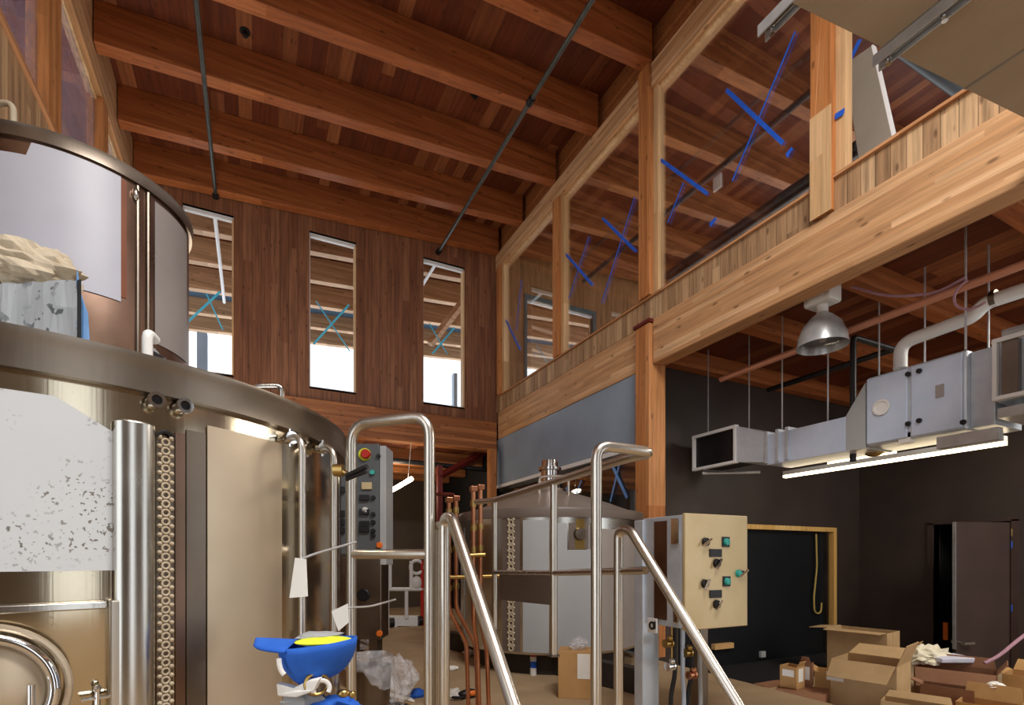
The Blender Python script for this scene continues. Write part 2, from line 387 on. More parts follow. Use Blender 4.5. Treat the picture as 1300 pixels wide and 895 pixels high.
# ------------------------------------------------------------------ left clerestory wall
ZS, ZH = 5.05, 6.72
struct(MB().box((XL-.16,-1,3.75),(XL,YF,ZS)).build('wall_left', M['leftw']))
struct(MB().box((XL-.04,-1,ZS),(XL+.03,YF-.12,ZS+.04)).build('trim_1', M['capw']))
tag(MB().box((XL-.14,-1,ZH),(XL+.01,YF-.1,zd(XL)-.0)).build('header_beam', M['lam']), 'long timber header over the clerestory above the stacked tanks', 'beam')
LP = [(onX(75,150,XL).y-.0,.34,'wide dark orange post splitting the side clerestory, nearest the top corner'),(onX(135,150,XL).y,.24,'reddish post of the side clerestory, farther back beside the header end'),(3.6,.3,'side clerestory post beside the raised tank'),(9.45,.14,'slim post where the side clerestory meets the far wall')]
for y, w, l in LP:
    tag(MB().box((XL-.14,y-w,ZS+.04),(XL+.02,y,ZH)).build('timber_post', M['post'], bevel=.008), l, 'post')
ys = sorted([(-1, -1)]+[(y-w, y) for y, w, l in LP])
for i in range(len(ys)-1):
    a, b = ys[i][1], ys[i+1][0]
    w = struct(MB().box((XL-.09,a,ZS+.04),(XL-.04,b,ZS+.08)).box((XL-.09,a,ZH-.05),(XL-.04,b,ZH)).build(f'window_{10+i}', M['sub']))
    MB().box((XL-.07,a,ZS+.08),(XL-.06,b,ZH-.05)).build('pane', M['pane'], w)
struct(MB().box((-3.2,.9,0),(-3.05,13,3.75)).build('wall_left_lower', M['leftw']))
struct(MB().box((-3.2,.9,3.65),(XL-.02,YF,3.75)).build('ceiling', M['deck']))
# a big duct-like pale gutter board outside the clerestory
# ------------------------------------------------------------------ right wall: beam, boards, glass, posts
tag(MB().box((XR,-2,3.65),(XR+.2,4.97,4.2)).build('timber_beam', M['lam'], bevel=.012), 'long pale timber beam over the opening to the dark room', 'beam')
tag(MB().box((XR+.03,5.24,3.65),(XR+.2,YF-.08,4.2)).build('timber_beam', M['lam'], bevel=.012), 'pale timber beam over the grey wall beside the far corner', 'beam')
struct(MB().box((XR+.03,-2,4.2),(XR+.18,YF,4.49)).build('wall_right', M['tgv']))
struct(MB().box((XR+.0,-2,4.49),(XR+.2,YF-.02,4.515)).build('trim_2', M['capw']))
ZGT = 7.08
tag(MB().box((XR,-2,ZGT),(XR+.2,YF-.02,7.39)).build('header_beam', M['lam'], bevel=.008), 'pale timber header along the top of the upper glass', 'beam')
struct(MB().box((XR+.07,-2,7.39),(XR+.2,YF-.02,zd(XR))).build('wall_right_upper', M['lamx']))
PO = [(9.5,.13,'slim timber post at the far end of the upper glass'),(7.32,.16,'timber post between the two far panes of upper glass'),(5.2,.2,'tall upper timber post standing on the main column'),(2.92,.18,'timber post near the overhead panels, pale lower half'),(.4,.22,'timber post past the overhead panels')]
pb = []
for y, w, l in PO:
    z0 = 4.52 if w != .18 else 4.22
    t = thing('timber_post', l, 'post', (XR+.09, y-w/2, z0), 'posts of the upper glass')
    m = MB().box((XR-.03,y-w,4.52),(XR+.17,y,ZGT-.002))
    if w == .18: m.box((XR-.03,y-w,4.22),(XR+.025,y,4.52))
    if w == .2: m.box((XR-.04,y-w,ZGT-.002),(XR-.004,y,7.39))
    m.build('post', M['post'], t, bevel=.006)
    if w == .18: lab(MB().box((XR-.036,y-w-.004,4.21),(XR-.03,y+.004,onX(1030,155,XR).z)).build('pale_splice', M['sub'], t), 'pale lower half of the post')
    MB().box((XR+.03,y-w-.09,4.515),(XR+.12,y-w,ZGT)).build('side_stud', M['sub'], t, bevel=.004)
    pb.append((y-w-.09, y))
pb.sort()
k = 20
for i in range(len(pb)-1):
    a, b = pb[i][1], pb[i+1][0]
    w = struct(MB().box((XR+.06,a,4.515),(XR+.11,b,4.54)).box((XR+.06,a,ZGT-.03),(XR+.11,b,ZGT)).build(f'window_{k}', M['sub'])); k += 1
    if a > 2.8:
        MB().box((XR+.08,a,4.54),(XR+.09,b,ZGT-.03)).build('pane', M['glass'], w)
# main column
t = thing('timber_column', 'big timber column standing on the floor between grey wall and dark room', 'column', (XR+.1, 5.1, 0))
MB().box((XR-.05,4.98,0),(XR+.22,5.24,4.16)).build('shaft', M['post'], t, bevel=.01)
MB().box((XR-.07,4.96,4.16),(XR+.24,5.26,4.2)).build('cap', M['redsteel'], t)
# grey wall + glazing below
struct(MB().box((XR+.05,5.24,2.72),(XR+.2,YF,3.65)).build('wall_right_grey', M['grey']))
struct(MB().box((XR+.03,5.24,2.66),(XR+.2,YF,2.72)).build('trim_3', M['bone']))
w = struct(MB().box((XR+.1,5.24,2.6),(XR+.16,YF,2.66)).box((XR+.1,5.24,.0),(XR+.16,YF,.06)).box((XR+.1,7.3,.06),(XR+.16,7.36,2.6)).build('window_30', M['blk']))
MB().box((XR+.12,5.24,.06),(XR+.13,7.3,2.6)).box((XR+.12,7.36,.06),(XR+.13,YF,2.6)).build('pane', M['glass'], w)
gp = lambda px, py: onX(px, py, XR+.11)
cross([((776,588),(796,632)),((790,574),(775,637))], gp, (-1,0,0), 'pale blue tape cross on dark glass beside the main column', .05, 'tapel', 'tape crosses on the glass behind the domed tank')
cross([((718,619),(733,637)),((738,610),(729,636))], gp, (-1,0,0), 'pale blue tape tick on dark glass above the tank dome', .05, 'tapel', 'tape crosses on the glass behind the domed tank')
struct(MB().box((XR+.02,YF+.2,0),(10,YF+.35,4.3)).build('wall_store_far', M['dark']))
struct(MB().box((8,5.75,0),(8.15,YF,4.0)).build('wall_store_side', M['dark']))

# tape on the upper glass
ug = lambda px, py: onX(px, py, XR+.075)
T = [([((922,114),(994,182)),((1010,40),(930,230))], 'big blue tape cross on the pane beside the pale-footed post'),
     ([((839,203),(898,246)),((868,232),(848,283))], 'blue tape cross low on the pane just past the tall upper post'),
     ([((765,277),(807,319)),((806,250),(764,385))], 'blue tape cross on the middle pane beside the tall upper post'),
     ([((716,320),(752,362)),((748,300),(722,380))], 'blue tape cross on the middle pane beside the far posts'),
     ([((640,402),(660,444)),((662,355),(655,420))], 'faint blue tape cross on the farthest pane of the upper glass'),
     ([((998,197),(1006,188)),((1000,200),(1004,190))], 'short blue tape tab beside the pale-footed post'),
     ([((901,285),(909,277)),((902,288),(908,280))], 'short blue tape tab low on the big pane')]
for e, l in T: cross(e, ug, (-1,0,0), l, .036, 'tape', 'tape crosses on the upper glass')
cross([((1060,148),(1072,140)),((1061,150),(1071,144))], lambda a, b: onX(a, b, XR+.02), (-1,0,0), 'short blue tape tab on the stud behind the pale-footed post', .04, 'tape', 'tape crosses on the upper glass')
cross([((1092,50),(1080,75)),((1090,52),(1082,70))], lambda a, b: onX(a, b, XR+.3), (-1,0,0), 'blue tape strip beside the leaning duct sheet', .04, 'tape', 'tape crosses on the upper glass')

# ------------------------------------------------------------------ upper room behind the glass
struct(MB().box((XR+.2,-2,4.05),(10.4,YF,4.2)).build('floor_upper', M['deck']))
m = MB(); a, b, z0, z1 = 5.16, 6.85, 4.75, 6.75
m.box((XR+.2,YF,4.0),(a,YF+.16,zd(XR))); m.box((a,YF,4.0),(b,YF+.16,z0)); m.box((a,YF,z1),(b,YF+.16,zd(XR))); m.box((b,YF,4.0),(10.4,YF+.16,zd(XR)))
m.prism([(XR+.2,YF,zd(XR)),(10.4,YF,zd(XR)),(10.4,YF,zd(10.4)),(XR+.2,YF,zd(XR+.2))],(0,.16,0))
struct(m.build('wall_upper_far', wood('upper far wall', '#a0764c', '#b0865a', '#bf9668', 'X', .6, 'Z', .01, .55)))
w = struct(MB().box((a,YF-.03,z1-.05),(b,YF+.1,z1+.03)).box((a-.06,YF-.03,z0),(a,YF+.1,z1+.03)).box((b,YF-.03,z0),(b+.06,YF+.1,z1+.03)).build('window_40', M['teal']))
MB().box((a,YF+.06,z0),(b,YF+.07,z1-.05)).build('pane', M['glass'], w)
MB().box((a,YF+.03,z1-.09),(b,YF+.09,z1-.05)).build('window_frame', M['bone'], w)
m = MB()
struct(MB().box((10.4,-2,4.2),(10.55,YF,4.9)).box((10.4,-2,7.2),(10.55,YF,zd(10.4))).build('wall_upper_side', M['far']))
def pipeY(px0, py0, px1, py1, X, r, mat, name, label, cat='pipe', group=None, n=12):
    a, b = onX(px0, py0, X), onX(px1, py1, X); z = (a.z+b.z)/2; a.z = b.z = z; a.x = b.x = X
    return tag(MB().tube([a, b], r, n).build(name, M[mat], smooth=True), label, cat, group)
pipeY(740,362,1040,100,5.3,.035,'blkpipe','black_pipe','thin black pipe slanting across the upper glass')
pipeY(848,352,1090,186,5.0,.07,'blkpipe','black_pipe','thick black pipe low behind the upper glass, above the sill')
a = onY(900,0,3.3); tag(MB().tube([(XR+.25,3.3,7.0),(10,3.3,7.15)],.09,14).build('black_pipe', M['blkpipe'], smooth=True), 'fat black pipe crossing the upper room near the roof', 'pipe')
tag(MB().tube([(XR+.4,1.9,5.9),(9,2.5,6.05)],.1,14).build('black_pipe', M['blkpipe'], smooth=True), 'black pipe behind the leaning duct sheet', 'pipe')
# leaning duct sheet
X1 = XR+.32
P4 = [onX(1072,82,X1), onX(1106,58,X1), onX(1133,175,X1), onX(1092,204,X1)]
P4[2] = onX(1136,190,X1); P4[3] = onX(1094,230,X1)
t = thing('duct_sheet', 'grey duct sheet leaning in the unglazed bay beside the overhead panels', 'duct', (P4[3].x, P4[3].y, P4[3].z))
MB().prism(P4, (.05,0,0)).build('sheet', M['sheet'], t, bevel=.004)
MB().prism([P4[1], P4[1]+Vector((0,-.014,0)), P4[2]+Vector((0,-.014,0)), P4[2]], (.05,0,0)).build('edge_flange', M['bone'], t)
q = onX(946,232,XR+.5); q2 = onX(1003,245,XR+.5)
for nm, (pa, pb_, lb) in {'small_sign': ((905,227),(915,236),'small white tag on the thin black pipe in the upper room')}.items():
    p = onX(*pa, 5.24); p2 = onX(*pb_, 5.24); tag(MB().box((5.24,p.y,p2.z),(5.26,p2.y,p.z)).build('pipe_tag', M['white']), lb, 'tag')

# overhead panels with tracks, above the top corner
Z0 = 3.85
A = onZ(1012,8,Z0); Bp = onZ(1300,150,Z0); d = (Bp-A).normalized()
A2 = A-d*.04; B2 = Bp+d*.24
t = thing('overhead_panel', 'large grey brown sectional panels raised flat overhead on zinc track', 'panel', A2)
nrm = Vector((d.y, -d.x, 0))
cuts = [0, .36, 1.42, 2.05, 2.75]
L = (B2-A2).length
e0 = A2; yd = Vector((0,-1,0))
def along(px, py): return (onZ(px, py, Z0)-A2).dot(d)
cuts = [0, .62, along(1226,112), along(1300,148)+.02, L]
for a, b in zip(cuts, cuts[1:]):
    p, q = A2+d*(a+.006), A2+d*(b-.006)
    MB().prism([p, q, q+yd*2.6, p+yd*2.6], (0,0,.06)).build('panel_section', M['ductt'], t, bevel=.004)
for a in cuts[1:-1]:
    p = A2+d*a; MB().prism([p-d*.008, p+d*.008, p+d*.008+yd*2.6, p-d*.008+yd*2.6], (0,0,-.004)).build('seam_strip', M['sheet'], t)
def track(px0, py0, px1, py1, Z, label):
    p, q = onZ(px0, py0, Z), onZ(px1, py1, Z); dd = Vector((0,-1,0)); q = p+dd*1.8
    s = Vector((1,0,0))
    tr = thing('door_track', label, 'track', p, 'zinc tracks of the overhead panels')
    m = MB(); w = .062
    for o, h in ((-w/2,.05),(w/2-.008,.05)): m.prism([p+s*o, p+s*(o+.008), p+s*(o+.008)+dd*1.8, p+s*o+dd*1.8], (0,0,-h))
    m.prism([p-s*w/2, p+s*w/2, p+s*w/2+dd*1.8, p-s*w/2+dd*1.8], (0,0,.006))
    m.build('channel', M['zinc'], tr)
    MB().box(p+Vector((-.022,-.3,-.03)), p+Vector((-.006,-.02,-.004))).box(p+Vector((.002,-.3,-.03)), p+Vector((.014,-.02,-.004))).build('rail_insert', M['chrome'], tr)
    for k in (.06,.3): MB().lathe([(0,-.075),(.014,-.075),(.016,-.05),(.016,-.045)], p+Vector((0,-k,0)), 10).build('bolt', M['chrome'], tr)
track(1112,76,1240,0,Z0-.012,'zinc track under the overhead panels with bolts at its end')
track(967,38,1010,0,Z0+.05,'zinc track with open end beside the overhead panels')

# ------------------------------------------------------------------ sprinkler pipes under the roof
def sprink(px0, py0, px1, py1, Z, label):
    p = onZ(px0, py0, Z); q = onY(px1, py1, YF); X = q.x
    t = thing('sprinkler_pipe', label, 'pipe', (X, YF-.05, q.z), 'sprinkler pipes under the roof')
    y0 = .8
    MB().tube([(X,YF,q.z),(X,y0,q.z)],.028,12).build('pipe', M['pipegrey'], t, smooth=True)
    for y in (5.9, 3.9) if px1 > 400 else (6.2,): MB().tube([(X,y-.05,q.z),(X,y+.05,q.z)],.045,12).build('coupling', M['blk'], t, smooth=True)
    MB().tube([(X,YF,q.z),(X,YF-.1,q.z)],.05,12).build('wall_flange', M['blk'], t, smooth=True)
sprink(264,0,274,250,7.0,'dark sprinkler pipe running to the slit window beside the round tank')
sprink(755,0,556,321,7.0,'dark sprinkler pipe running to the slit window nearest the corner')
for px, py in ((311,37),(603,134)):
    p = onZ(px, py, 7.6); z = zd(p.x)
    tag(MB().lathe([(0,-.05),(.03,-.05),(.035,0),(.06,0),(.06,.012)], (p.x,p.y,z-.012), 12).build('ceiling_nozzle', M['blk'], smooth=True), 'small black sprinkler nozzle on the boards '+('nearer the clerestory' if px < 400 else 'nearer the upper glass'), 'sprinkler', 'nozzles on the roof boards')

# ------------------------------------------------------------------ dark room on the right
FL0 = -.35
struct(MB().box((XR+.2,5.38,-.35),(5.2,5.75,4.05)).box((5.2,5.38,1.72),(8.68,5.75,4.05)).box((8.68,5.38,-.35),(9.6,5.75,4.05)).build('wall_back', M['black']))
dr = struct(MB().box((8.66,5.34,-.35),(8.74,5.5,1.68)).box((5.12,5.34,1.68),(8.74,5.5,1.75)).box((5.12,5.34,-.35),(5.2,5.5,1.68)).build('door_1', M['ltwood'], bevel=.004))
MB().box((5.2,5.45,-.35),(8.66,5.5,1.68)).build('closed_leaf', paint('midnight panel', '#090b0f', '#0e1116', .5, 2), dr)
MB().box((8.55,5.39,-.35),(8.6,5.45,1.68)).build('track_rail', M['darkst'], dr)
struct(MB().box((9.43,-2,-.35),(9.58,3.35,4.05)).box((9.43,4.27,-.35),(9.58,5.38,4.05)).box((9.43,3.35,1.76),(9.58,4.27,4.05)).build('wall_side', M['black']))
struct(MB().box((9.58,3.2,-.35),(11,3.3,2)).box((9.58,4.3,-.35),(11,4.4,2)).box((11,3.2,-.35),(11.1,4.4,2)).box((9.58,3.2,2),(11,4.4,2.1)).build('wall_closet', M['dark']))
hx, hy = 9.42, 3.36; al = R(72)
dv = Vector((-math.sin(al), math.cos(al), 0)); nv = Vector((dv.y, -dv.x, 0))
o = struct(MB().prism([Vector((hx,hy,-.33)), Vector((hx,hy,-.33))+dv*.88, Vector((hx,hy,-.33))+dv*.88+nv*.045, Vector((hx,hy,-.33))+nv*.045], (0,0,2.07)).build('door_2', M['doorp'], bevel=.003))
e = Vector((hx,hy,0))+dv*.88
MB().prism([e-nv*.002, e+dv*.004-nv*.002, e+dv*.004+nv*.047, e+nv*.047], (0,0,1.74)).build('edge_strip', M['zinc'], o)
hp = Vector((hx,hy,.09))+dv*.82
m = MB()
for s in (-1, 1):
    b0 = hp+nv*(.0225+s*.0225); m.tube([b0, b0+nv*s*.06, b0+nv*s*.065-dv*.15], .018, 10)
m.build('lever_handle', M['chrome'], o, smooth=True)
for z in (1.55,1.38,.5): MB().tube([(hx+.0,hy-.02,z),(hx+.0,hy-.02,z+.1)],.022,8).build('hinge', M['tape'] if z < 1.5 else M['brass'], o, smooth=True)
MB().box((9.40,3.27,-.35),(9.6,3.35,1.78)).box((9.40,4.27,-.35),(9.6,4.35,1.78)).box((9.40,3.27,1.76),(9.6,4.35,1.82)).build('door_frame', M['doorp'], o)
p = onX(1200,800,9.6); tag(MB().box((9.6,p.y-.03,p.z-.15),(9.63,p.y+.03,p.z+.12)).build('hanging_tag', M['orange']), 'orange strip hanging in the dark side doorway', 'tag')
tag(MB().box((5.22,4.45,FL0),(8.62,5.445,FL0+.012)).build('floor_sheet', paint('black sheet', '#121113', '#1a181a', .7, 6), bevel=.004), 'wide black sheet on the floor in front of the wood framed opening', 'mat')  # thin black sheet that darkens the floor before the opening
# ceiling beams of the dark room
for i, (y, zb0) in enumerate([(5.28,3.82),(4.07,3.82),(2.95,3.82),(1.8,3.82)]):
    tag(MB().box((XR+.21,y-.08,zb0),(9.42,y+.08,4.05)).build('ceiling_beam', M['beam'], bevel=.008), f'low brown ceiling beam of the dark room, {ordn[i]} from its back wall', 'beam', 'ceiling beams of the dark room')

# duct run
t = thing('supply_duct', 'galvanised supply duct with open grille end on the dark wall', 'duct', (5.35,4.4,2.3))
g0, g1 = onX(880,556,5.3), onX(935,540,5.3)
def fr(m, y0, y1, z0, z1, X, w, d):
    m.box((X,y0,z0),(X+d,y1,z0+w)).box((X,y0,z1-w),(X+d,y1,z1)).box((X,y0,z0+w),(X+d,y0+w,z1-w)).box((X,y1-w,z0+w),(X+d,y1,z1-w)); return m
fr(MB(),4.46,5.16,2.41,2.88,5.28,.035,.06).build('grille_frame', M['bone'], t, bevel=.004)
MB().box((5.32,4.5,2.45),(5.8,5.13,2.85)).build('grille_back', M['blk'], t)
MB().box((5.33,4.62,2.44),(5.345,4.64,2.86)).build('damper_blade', M['darkst'], t)
MB().hexa([(5.3,4.46,2.42),(5.82,4.46,2.42),(5.82,4.46,2.86),(5.3,4.46,2.86)],[(5.38,4.12,2.37),(5.8,4.12,2.37),(5.8,4.12,2.72),(5.38,4.12,2.72)]).build('transition', M['galv'], t)
for y in (4.12,3.98,3.86): MB().box((5.36,y-.04,2.35),(5.82,y,2.72)).build('flange', M['galv'], t, bevel=.004)
MB().box((5.38,3.2,2.33),(5.8,4.1,2.68)).build('duct_section', M['bluegalv'], t, bevel=.004)
MB().hexa([(5.38,3.2,2.33),(5.8,3.2,2.33),(5.8,3.2,2.68),(5.38,3.2,2.68)],[(5.36,3.0,2.32),(5.82,3.0,2.32),(5.82,3.0,2.96),(5.36,3.0,2.96)]).build('flared_section', M['film4'], t)
tag(MB().tube([(5.3,5.0,2.36),(5.9,4.6,2.36)],.02,8).build('strut_bar', M['zinc']), 'thin strut under the grille end of the supply duct', 'strut')
t = thing('air_handler', 'grey sheet metal air handler box with round port', 'air handler', (5.6,2.5,2.32))
MB().box((5.36,2.19,2.33),(5.86,2.99,3.0)).build('housing', M['galv'], t, bevel=.02)
MB().box((5.345,2.63,2.35),(5.36,2.98,2.98)).build('access_panel', M['bluegalv'], t, bevel=.006)
MB().box((5.345,2.22,2.35),(5.36,2.6,2.98)).build('access_panel', M['bluegalv'], t, bevel=.006)
q = onX(1119,517,5.34); MB().lathe([(.0,.004),(.05,.004),(.055,.012),(.075,.012),(.075,0)], q, 20, axis=(-1,0,0)).build('round_port', M['white'], t, smooth=True)
q = onX(1193,497,5.34); MB().box((5.335,q.y-.03,q.z-.05),(5.345,q.y+.03,q.z+.06)).build('maker_plate', M['film3'], t)
for px, py in ((1153,475),(1153,538),(1167,471),(1167,534),(1223,536)):
    q = onX(px, py, 5.34); MB().lathe([(0,.02),(.02,.018),(.024,0)], q, 10, axis=(-1,0,0)).build('latch', M['blk'], t, smooth=True)
MB().box((5.42,2.03,2.34),(5.9,2.19,2.98)).build('end_collar', M['galv'], t, bevel=.004)
MB().box((5.34,1.98,2.2),(5.42,2.4,2.3)).build('drain_tray', M['zinc'], t)
q = onX(1148,558,5.36); MB().box((5.36,q.y-.05,q.z-.03),(5.44,q.y+.05,q.z+.06)).build('drain_box', M['white'], t)
t = thing('filter_unit', 'galvanised filter unit with white framed opening beside the air handler', 'filter', (5.6,1.5,2.4))
fr(MB(),1.2,2.0,2.5,2.99,5.28,.03,.06).build('frame', M['bone'], t, bevel=.004)
MB().box((5.38,1.2,2.5),(5.9,2.0,2.99)).build('housing', M['galv'], t)
for k in range(4):
    y = 1.95-k*.16; MB().box((5.31,y-.1,2.53),(5.37,y,2.97)).build('filter_slat', M['bluegalv'] if k % 2 else M['darkst'], t)
MB().box((5.32,1.1,2.36),(5.8,1.98,2.44)).build('base_channel', M['zinc'], t, bevel=.004)
MB().tube([(5.34,1.95,3.03),(5.34,1.1,3.03)],.03,8).build('top_rail', M['zinc'], t)
# light strips
def lightstrip(X, px0, py0, px1, py1, label):
    a, b = onX(px0,py0,X), onX(px1,py1,X); z = (a.z+b.z)/2
    t = thing('light_strip', label, 'light', (X,(a.y+b.y)/2,z), 'light strips of the dark room')
    MB().box((X-.035,a.y,z-.0),(X+.035,b.y,z+.05)).build('housing', M['white'], t)
    MB().box((X-.028,a.y+.0,z-.03),(X+.028,b.y,z)).build('tube', M['lamp'], t)
lightstrip(6.0, 996,609,1277,553,'long glowing light strip under the galvanised ducts')
lightstrip(7.4, 1052,588,1137,572,'shorter glowing light strip farther back under the ducts')
# rods
for i, (px, y0, X) in enumerate([(899,545,5.5),(951,560,5.5),(993,550,5.5),(1051,528,5.6),(1116,470,5.7),(1174,452,5.8),(1226,440,5.3),(1255,436,5.9)]):
    p = onX(px, y0, X); zt = 4.05; zl = 2.6 if px < 1100 else 2.98
    if 1 <= i <= 2: zl = 2.65
    if i == 0: zl = 2.86
    pos = ['at the grille end of the duct','near the duct transition','just past the duct transition','over the blue grey duct section','at the back of the air handler','behind the air handler near the white pipe','in front of the air handler, beside the cable loop','beside the filter unit'][i]
    tag(MB().tube([(p.x,p.y,zl),(p.x,p.y,zt)],.009,6).build('hanger_rod', M['zinc']), 'thin steel hanger rod '+pos, 'rod', 'hanger rods above the ducts')
# pipes
o = pipeY(915,489,1330,312,5.2,.034,'pinkcop','copper_pipe','long pinkish copper pipe high in front of the dark room ceiling')
pipeY(975,500,1136,437,6.4,.035,'blkpipe','black_pipe','black pipe under the dark room ceiling behind the copper pipe')
a, b = onX(1083,428,5.6), onX(1083,586,5.6)
tag(MB().tube(fillet([onX(1150,448,6.4), (a.x,a.y,a.z), (a.x,a.y,b.z)],.05),.03,12).build('black_pipe', M['blkpipe'], smooth=True), 'vertical black drop pipe crossing the duct', 'pipe')
q = onX(1083,558,5.55); tag(MB().ball(q,.035,n=10).build('valve_tap', M['red'], smooth=True), 'small red tap on the black drop pipe', 'valve')
q = onX(1110,575,5.7); tag(MB().ball(q,.05,1,1.8,.8,n=10).build('brass_valve', M['brass'], smooth=True), 'small brass valve under the air handler', 'valve')
pts = fillet([onX(1143,468,5.6), onX(1143,436,5.6), onX(1235,402,5.6), onX(1250,385,5.6), onX(1330,358,5.6)],.16)
t = thing('insulated_pipe', 'white insulated pipe bending down into the air handler', 'pipe', pts[0])
MB().tube(pts,.058,14).build('lagging', M['white'], t, smooth=True)
q = onX(1262,379,5.6); MB().tube([q+Vector((0,.02,0)), q-Vector((0,.02,0))],.07,14).build('clamp', M['darkst'], t, smooth=True)
# high bay lamp
c = at(1044,440,4.95)
k = 4.95/660
t = thing('high_bay_lamp', 'silver dome high bay lamp with white ballast box, unlit', 'lamp', (c.x,c.y,c.z))
rr = 29*k
MB().lathe([(rr*1.02,0),(rr,.02),(rr*.95,rr*.45),(rr*.75,rr*.95),(rr*.45,rr*1.28),(rr*.2,rr*1.42),(rr*.2,rr*1.5),(rr*.43,rr*1.26),(rr*.73,rr*.93),(rr*.93,rr*.44),(rr*.98,.02)], c, 36).build('reflector', M['zinc'], t, smooth=True)
MB().lathe([(.0,.03),(rr*.5,.028),(rr*.9,.05),(rr*.93,.06)], c, 28).build('lens', M['glassd'], t, smooth=True)
MB().ball(c+Vector((0,0,.12)),.05,1,1,1.6).build('bulb', M['white'], t, smooth=True)
zt = c.z+rr*1.42
MB().lathe([(.05,0),(.05,.1),(.035,.11)], (c.x,c.y,zt), 16).build('neck', M['white'], t, smooth=True)
MB().box((c.x-.1,c.y-.13,zt+.08),(c.x+.1,c.y+.13,zt+.28), Matrix.Rotation(0,4,'Z')).build('ballast_box', M['white'], t, bevel=.025)
MB().box((c.x-.11,c.y-.08,zt+.11),(c.x-.1,c.y+.08,zt+.25)).build('cooling_fin', M['bone'], t, bevel=.005)
MB().tube([(c.x,c.y,zt+.3),(c.x,c.y,4.05)],.012,8).build('hook', M['blk'], t)
pts = fillet([(c.x,c.y,zt+.28), onX(1075,362,5.1), onX(1130,378,5.15), onX(1190,372,5.2), onX(1226,352,5.2)],.25)
tag(MB().tube(pts,.012,8).build('power_cable', M['pinkrope'], smooth=True), 'drooping grey cable from the high bay lamp to the copper pipe', 'cable')
q = onX(1236,372,5.12); tag(MB().torus(q,.12,.01,(1,.2,0),28,8,-2.2,1.3).build('cable_loop', M['pinkrope'], smooth=True), 'loose loop of cable hanging under the copper pipe', 'cable')
# yellow cord in the doorway
pts = fillet([onY(x_, y_, 5.4) for x_, y_ in ((1036,678),(1037,720),(1033,760),(1034,778),(1042,779),(1043,765))],.08)
tag(MB().tube(pts,.014,8).build('yellow_cord', M['yelc'], smooth=True), 'yellow cord hanging in the wood framed opening', 'cord')

# ------------------------------------------------------------------ space below the far wall
struct(MB().box((-3.2,12.9,0),(4.43,13.0,ZB0)).build('wall_rear', M['rear']))
struct(MB().box((-3.2,YF+.18,3.42),(XR,13,3.55)).build('ceiling_rear', M['deck']))
for i, y in enumerate([10.3,11.3,12.4]):
    tag(MB().box((-3,y-.09,3.12),(XR-.02,y+.09,3.42)).build('ceiling_beam', M['lamx'], bevel=.01), f'low ceiling beam behind the guard rail, {ordn[i]} past the window wall', 'beam', 'low beams under the window wall')
a, b = onY(486,583,10.1), onY(622,597,10.1)
tag(MB().tube([a,b],.05,10).build('black_pipe', M['blkpipe'], smooth=True), 'horizontal black pipe under the low beams by the steel column', 'pipe')
p = onY(558,600,10.0); t = thing('steel_column', 'dark red steel column with diagonal brace under the far beam', 'column', (p.x,p.y,0))
MB().box((p.x-.05,p.y-.05,0),(p.x+.05,p.y+.05,3.1)).build('shaft', M['redsteel'], t)
MB().tube([onY(556,606,10.0), onY(622,570,10.0)],.07,4).build('brace', M['redsteel'], t)
a, b = onY(490,627,11.2), onY(522,608,9.6)
t = thing('hanging_light_strip', 'glowing light tube hung on a wire beyond the control panel', 'light', (a+b)/2)
MB().tube([a,b],.045,10).build('tube', M['lampw'], t, smooth=True)
MB().tube([b+(a-b)*.12, (b.x,b.y,3.42)],.006,6).build('wire', M['zinc'], t)
MB().tube([a+(b-a)*.12, (a.x,a.y,3.42)],.006,6).build('wire', M['zinc'], t)
p = onY(626,650,9.4); tag(MB().box((XR-.2,9.42,0),(XR-.06,9.58,3.42)).build('timber_post', M['post'], bevel=.006), 'timber post under the far corner behind the copper pipes', 'post')
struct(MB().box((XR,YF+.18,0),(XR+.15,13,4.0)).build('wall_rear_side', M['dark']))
struct(MB().box((-3.2,-3,4.0),(10.4,-2.85,zd(XL)-.02)).box((-3.2,-3,-.3),(.7,-2.85,4.0)).box((1.95,-3,-.4),(6.2,-2.85,4.0)).box((9.6,-3,-.4),(10.4,-2.85,4.0)).build('wall_near', M['nearw']))  # unseen wall added to cut frontal light; openings shaped for streaks on the tank
struct(MB().box((XL-.16,-2.85,3.2),(XL,-1,zd(XL)-.02)).build('wall_left_near', M['nearw']))
# ------------------------------------------------------------------ big near tank
TC = Vector((-.66,2.49,0)); TR = 1.01; RIM = 1.75
def tcyl(px, r=TR, c=TC):           # bearing on the tank where the sight line of a picture column first meets it
    x, y, u = ray(px, 0); A = x*x+y*y; Bq = -(x*c.x+y*c.y); Cq = c.x**2+c.y**2-r*r
    D = Bq*Bq-A*Cq; t = (-Bq-math.sqrt(max(D, 0)))/A
    return math.atan2(y*t-c.y, x*t-c.x), t
def tz(px, py, r=TR, c=TC): a, t = tcyl(px, r, c); return H+(708-py)/660*t
def tpt(px, py, r=TR, c=TC):
    a, t = tcyl(px, r, c); return Vector((c.x+r*math.cos(a), c.y+r*math.sin(a), H+(708-py)/660*t))
tank = thing('brew_tank', 'big stainless brew tank with speckled white film and dented rim', 'tank', (TC.x,TC.y,0))
MB().lathe([(0,.12),(TR-.03,.12),(TR,.16),(TR,RIM-.085),(TR-.01,RIM-.01)], TC, 160).build('shell', M['steel'], tank, smooth=True)
MB().lathe([(TR-.03,RIM-.09),(TR+.022,RIM-.09),(TR+.025,RIM-.02),(TR+.03,RIM-.012),(TR+.03,RIM),(TR-.06,RIM),(TR-.06,RIM-.03)], TC, 160).build('rim', M['rimst'], tank, smooth=True)
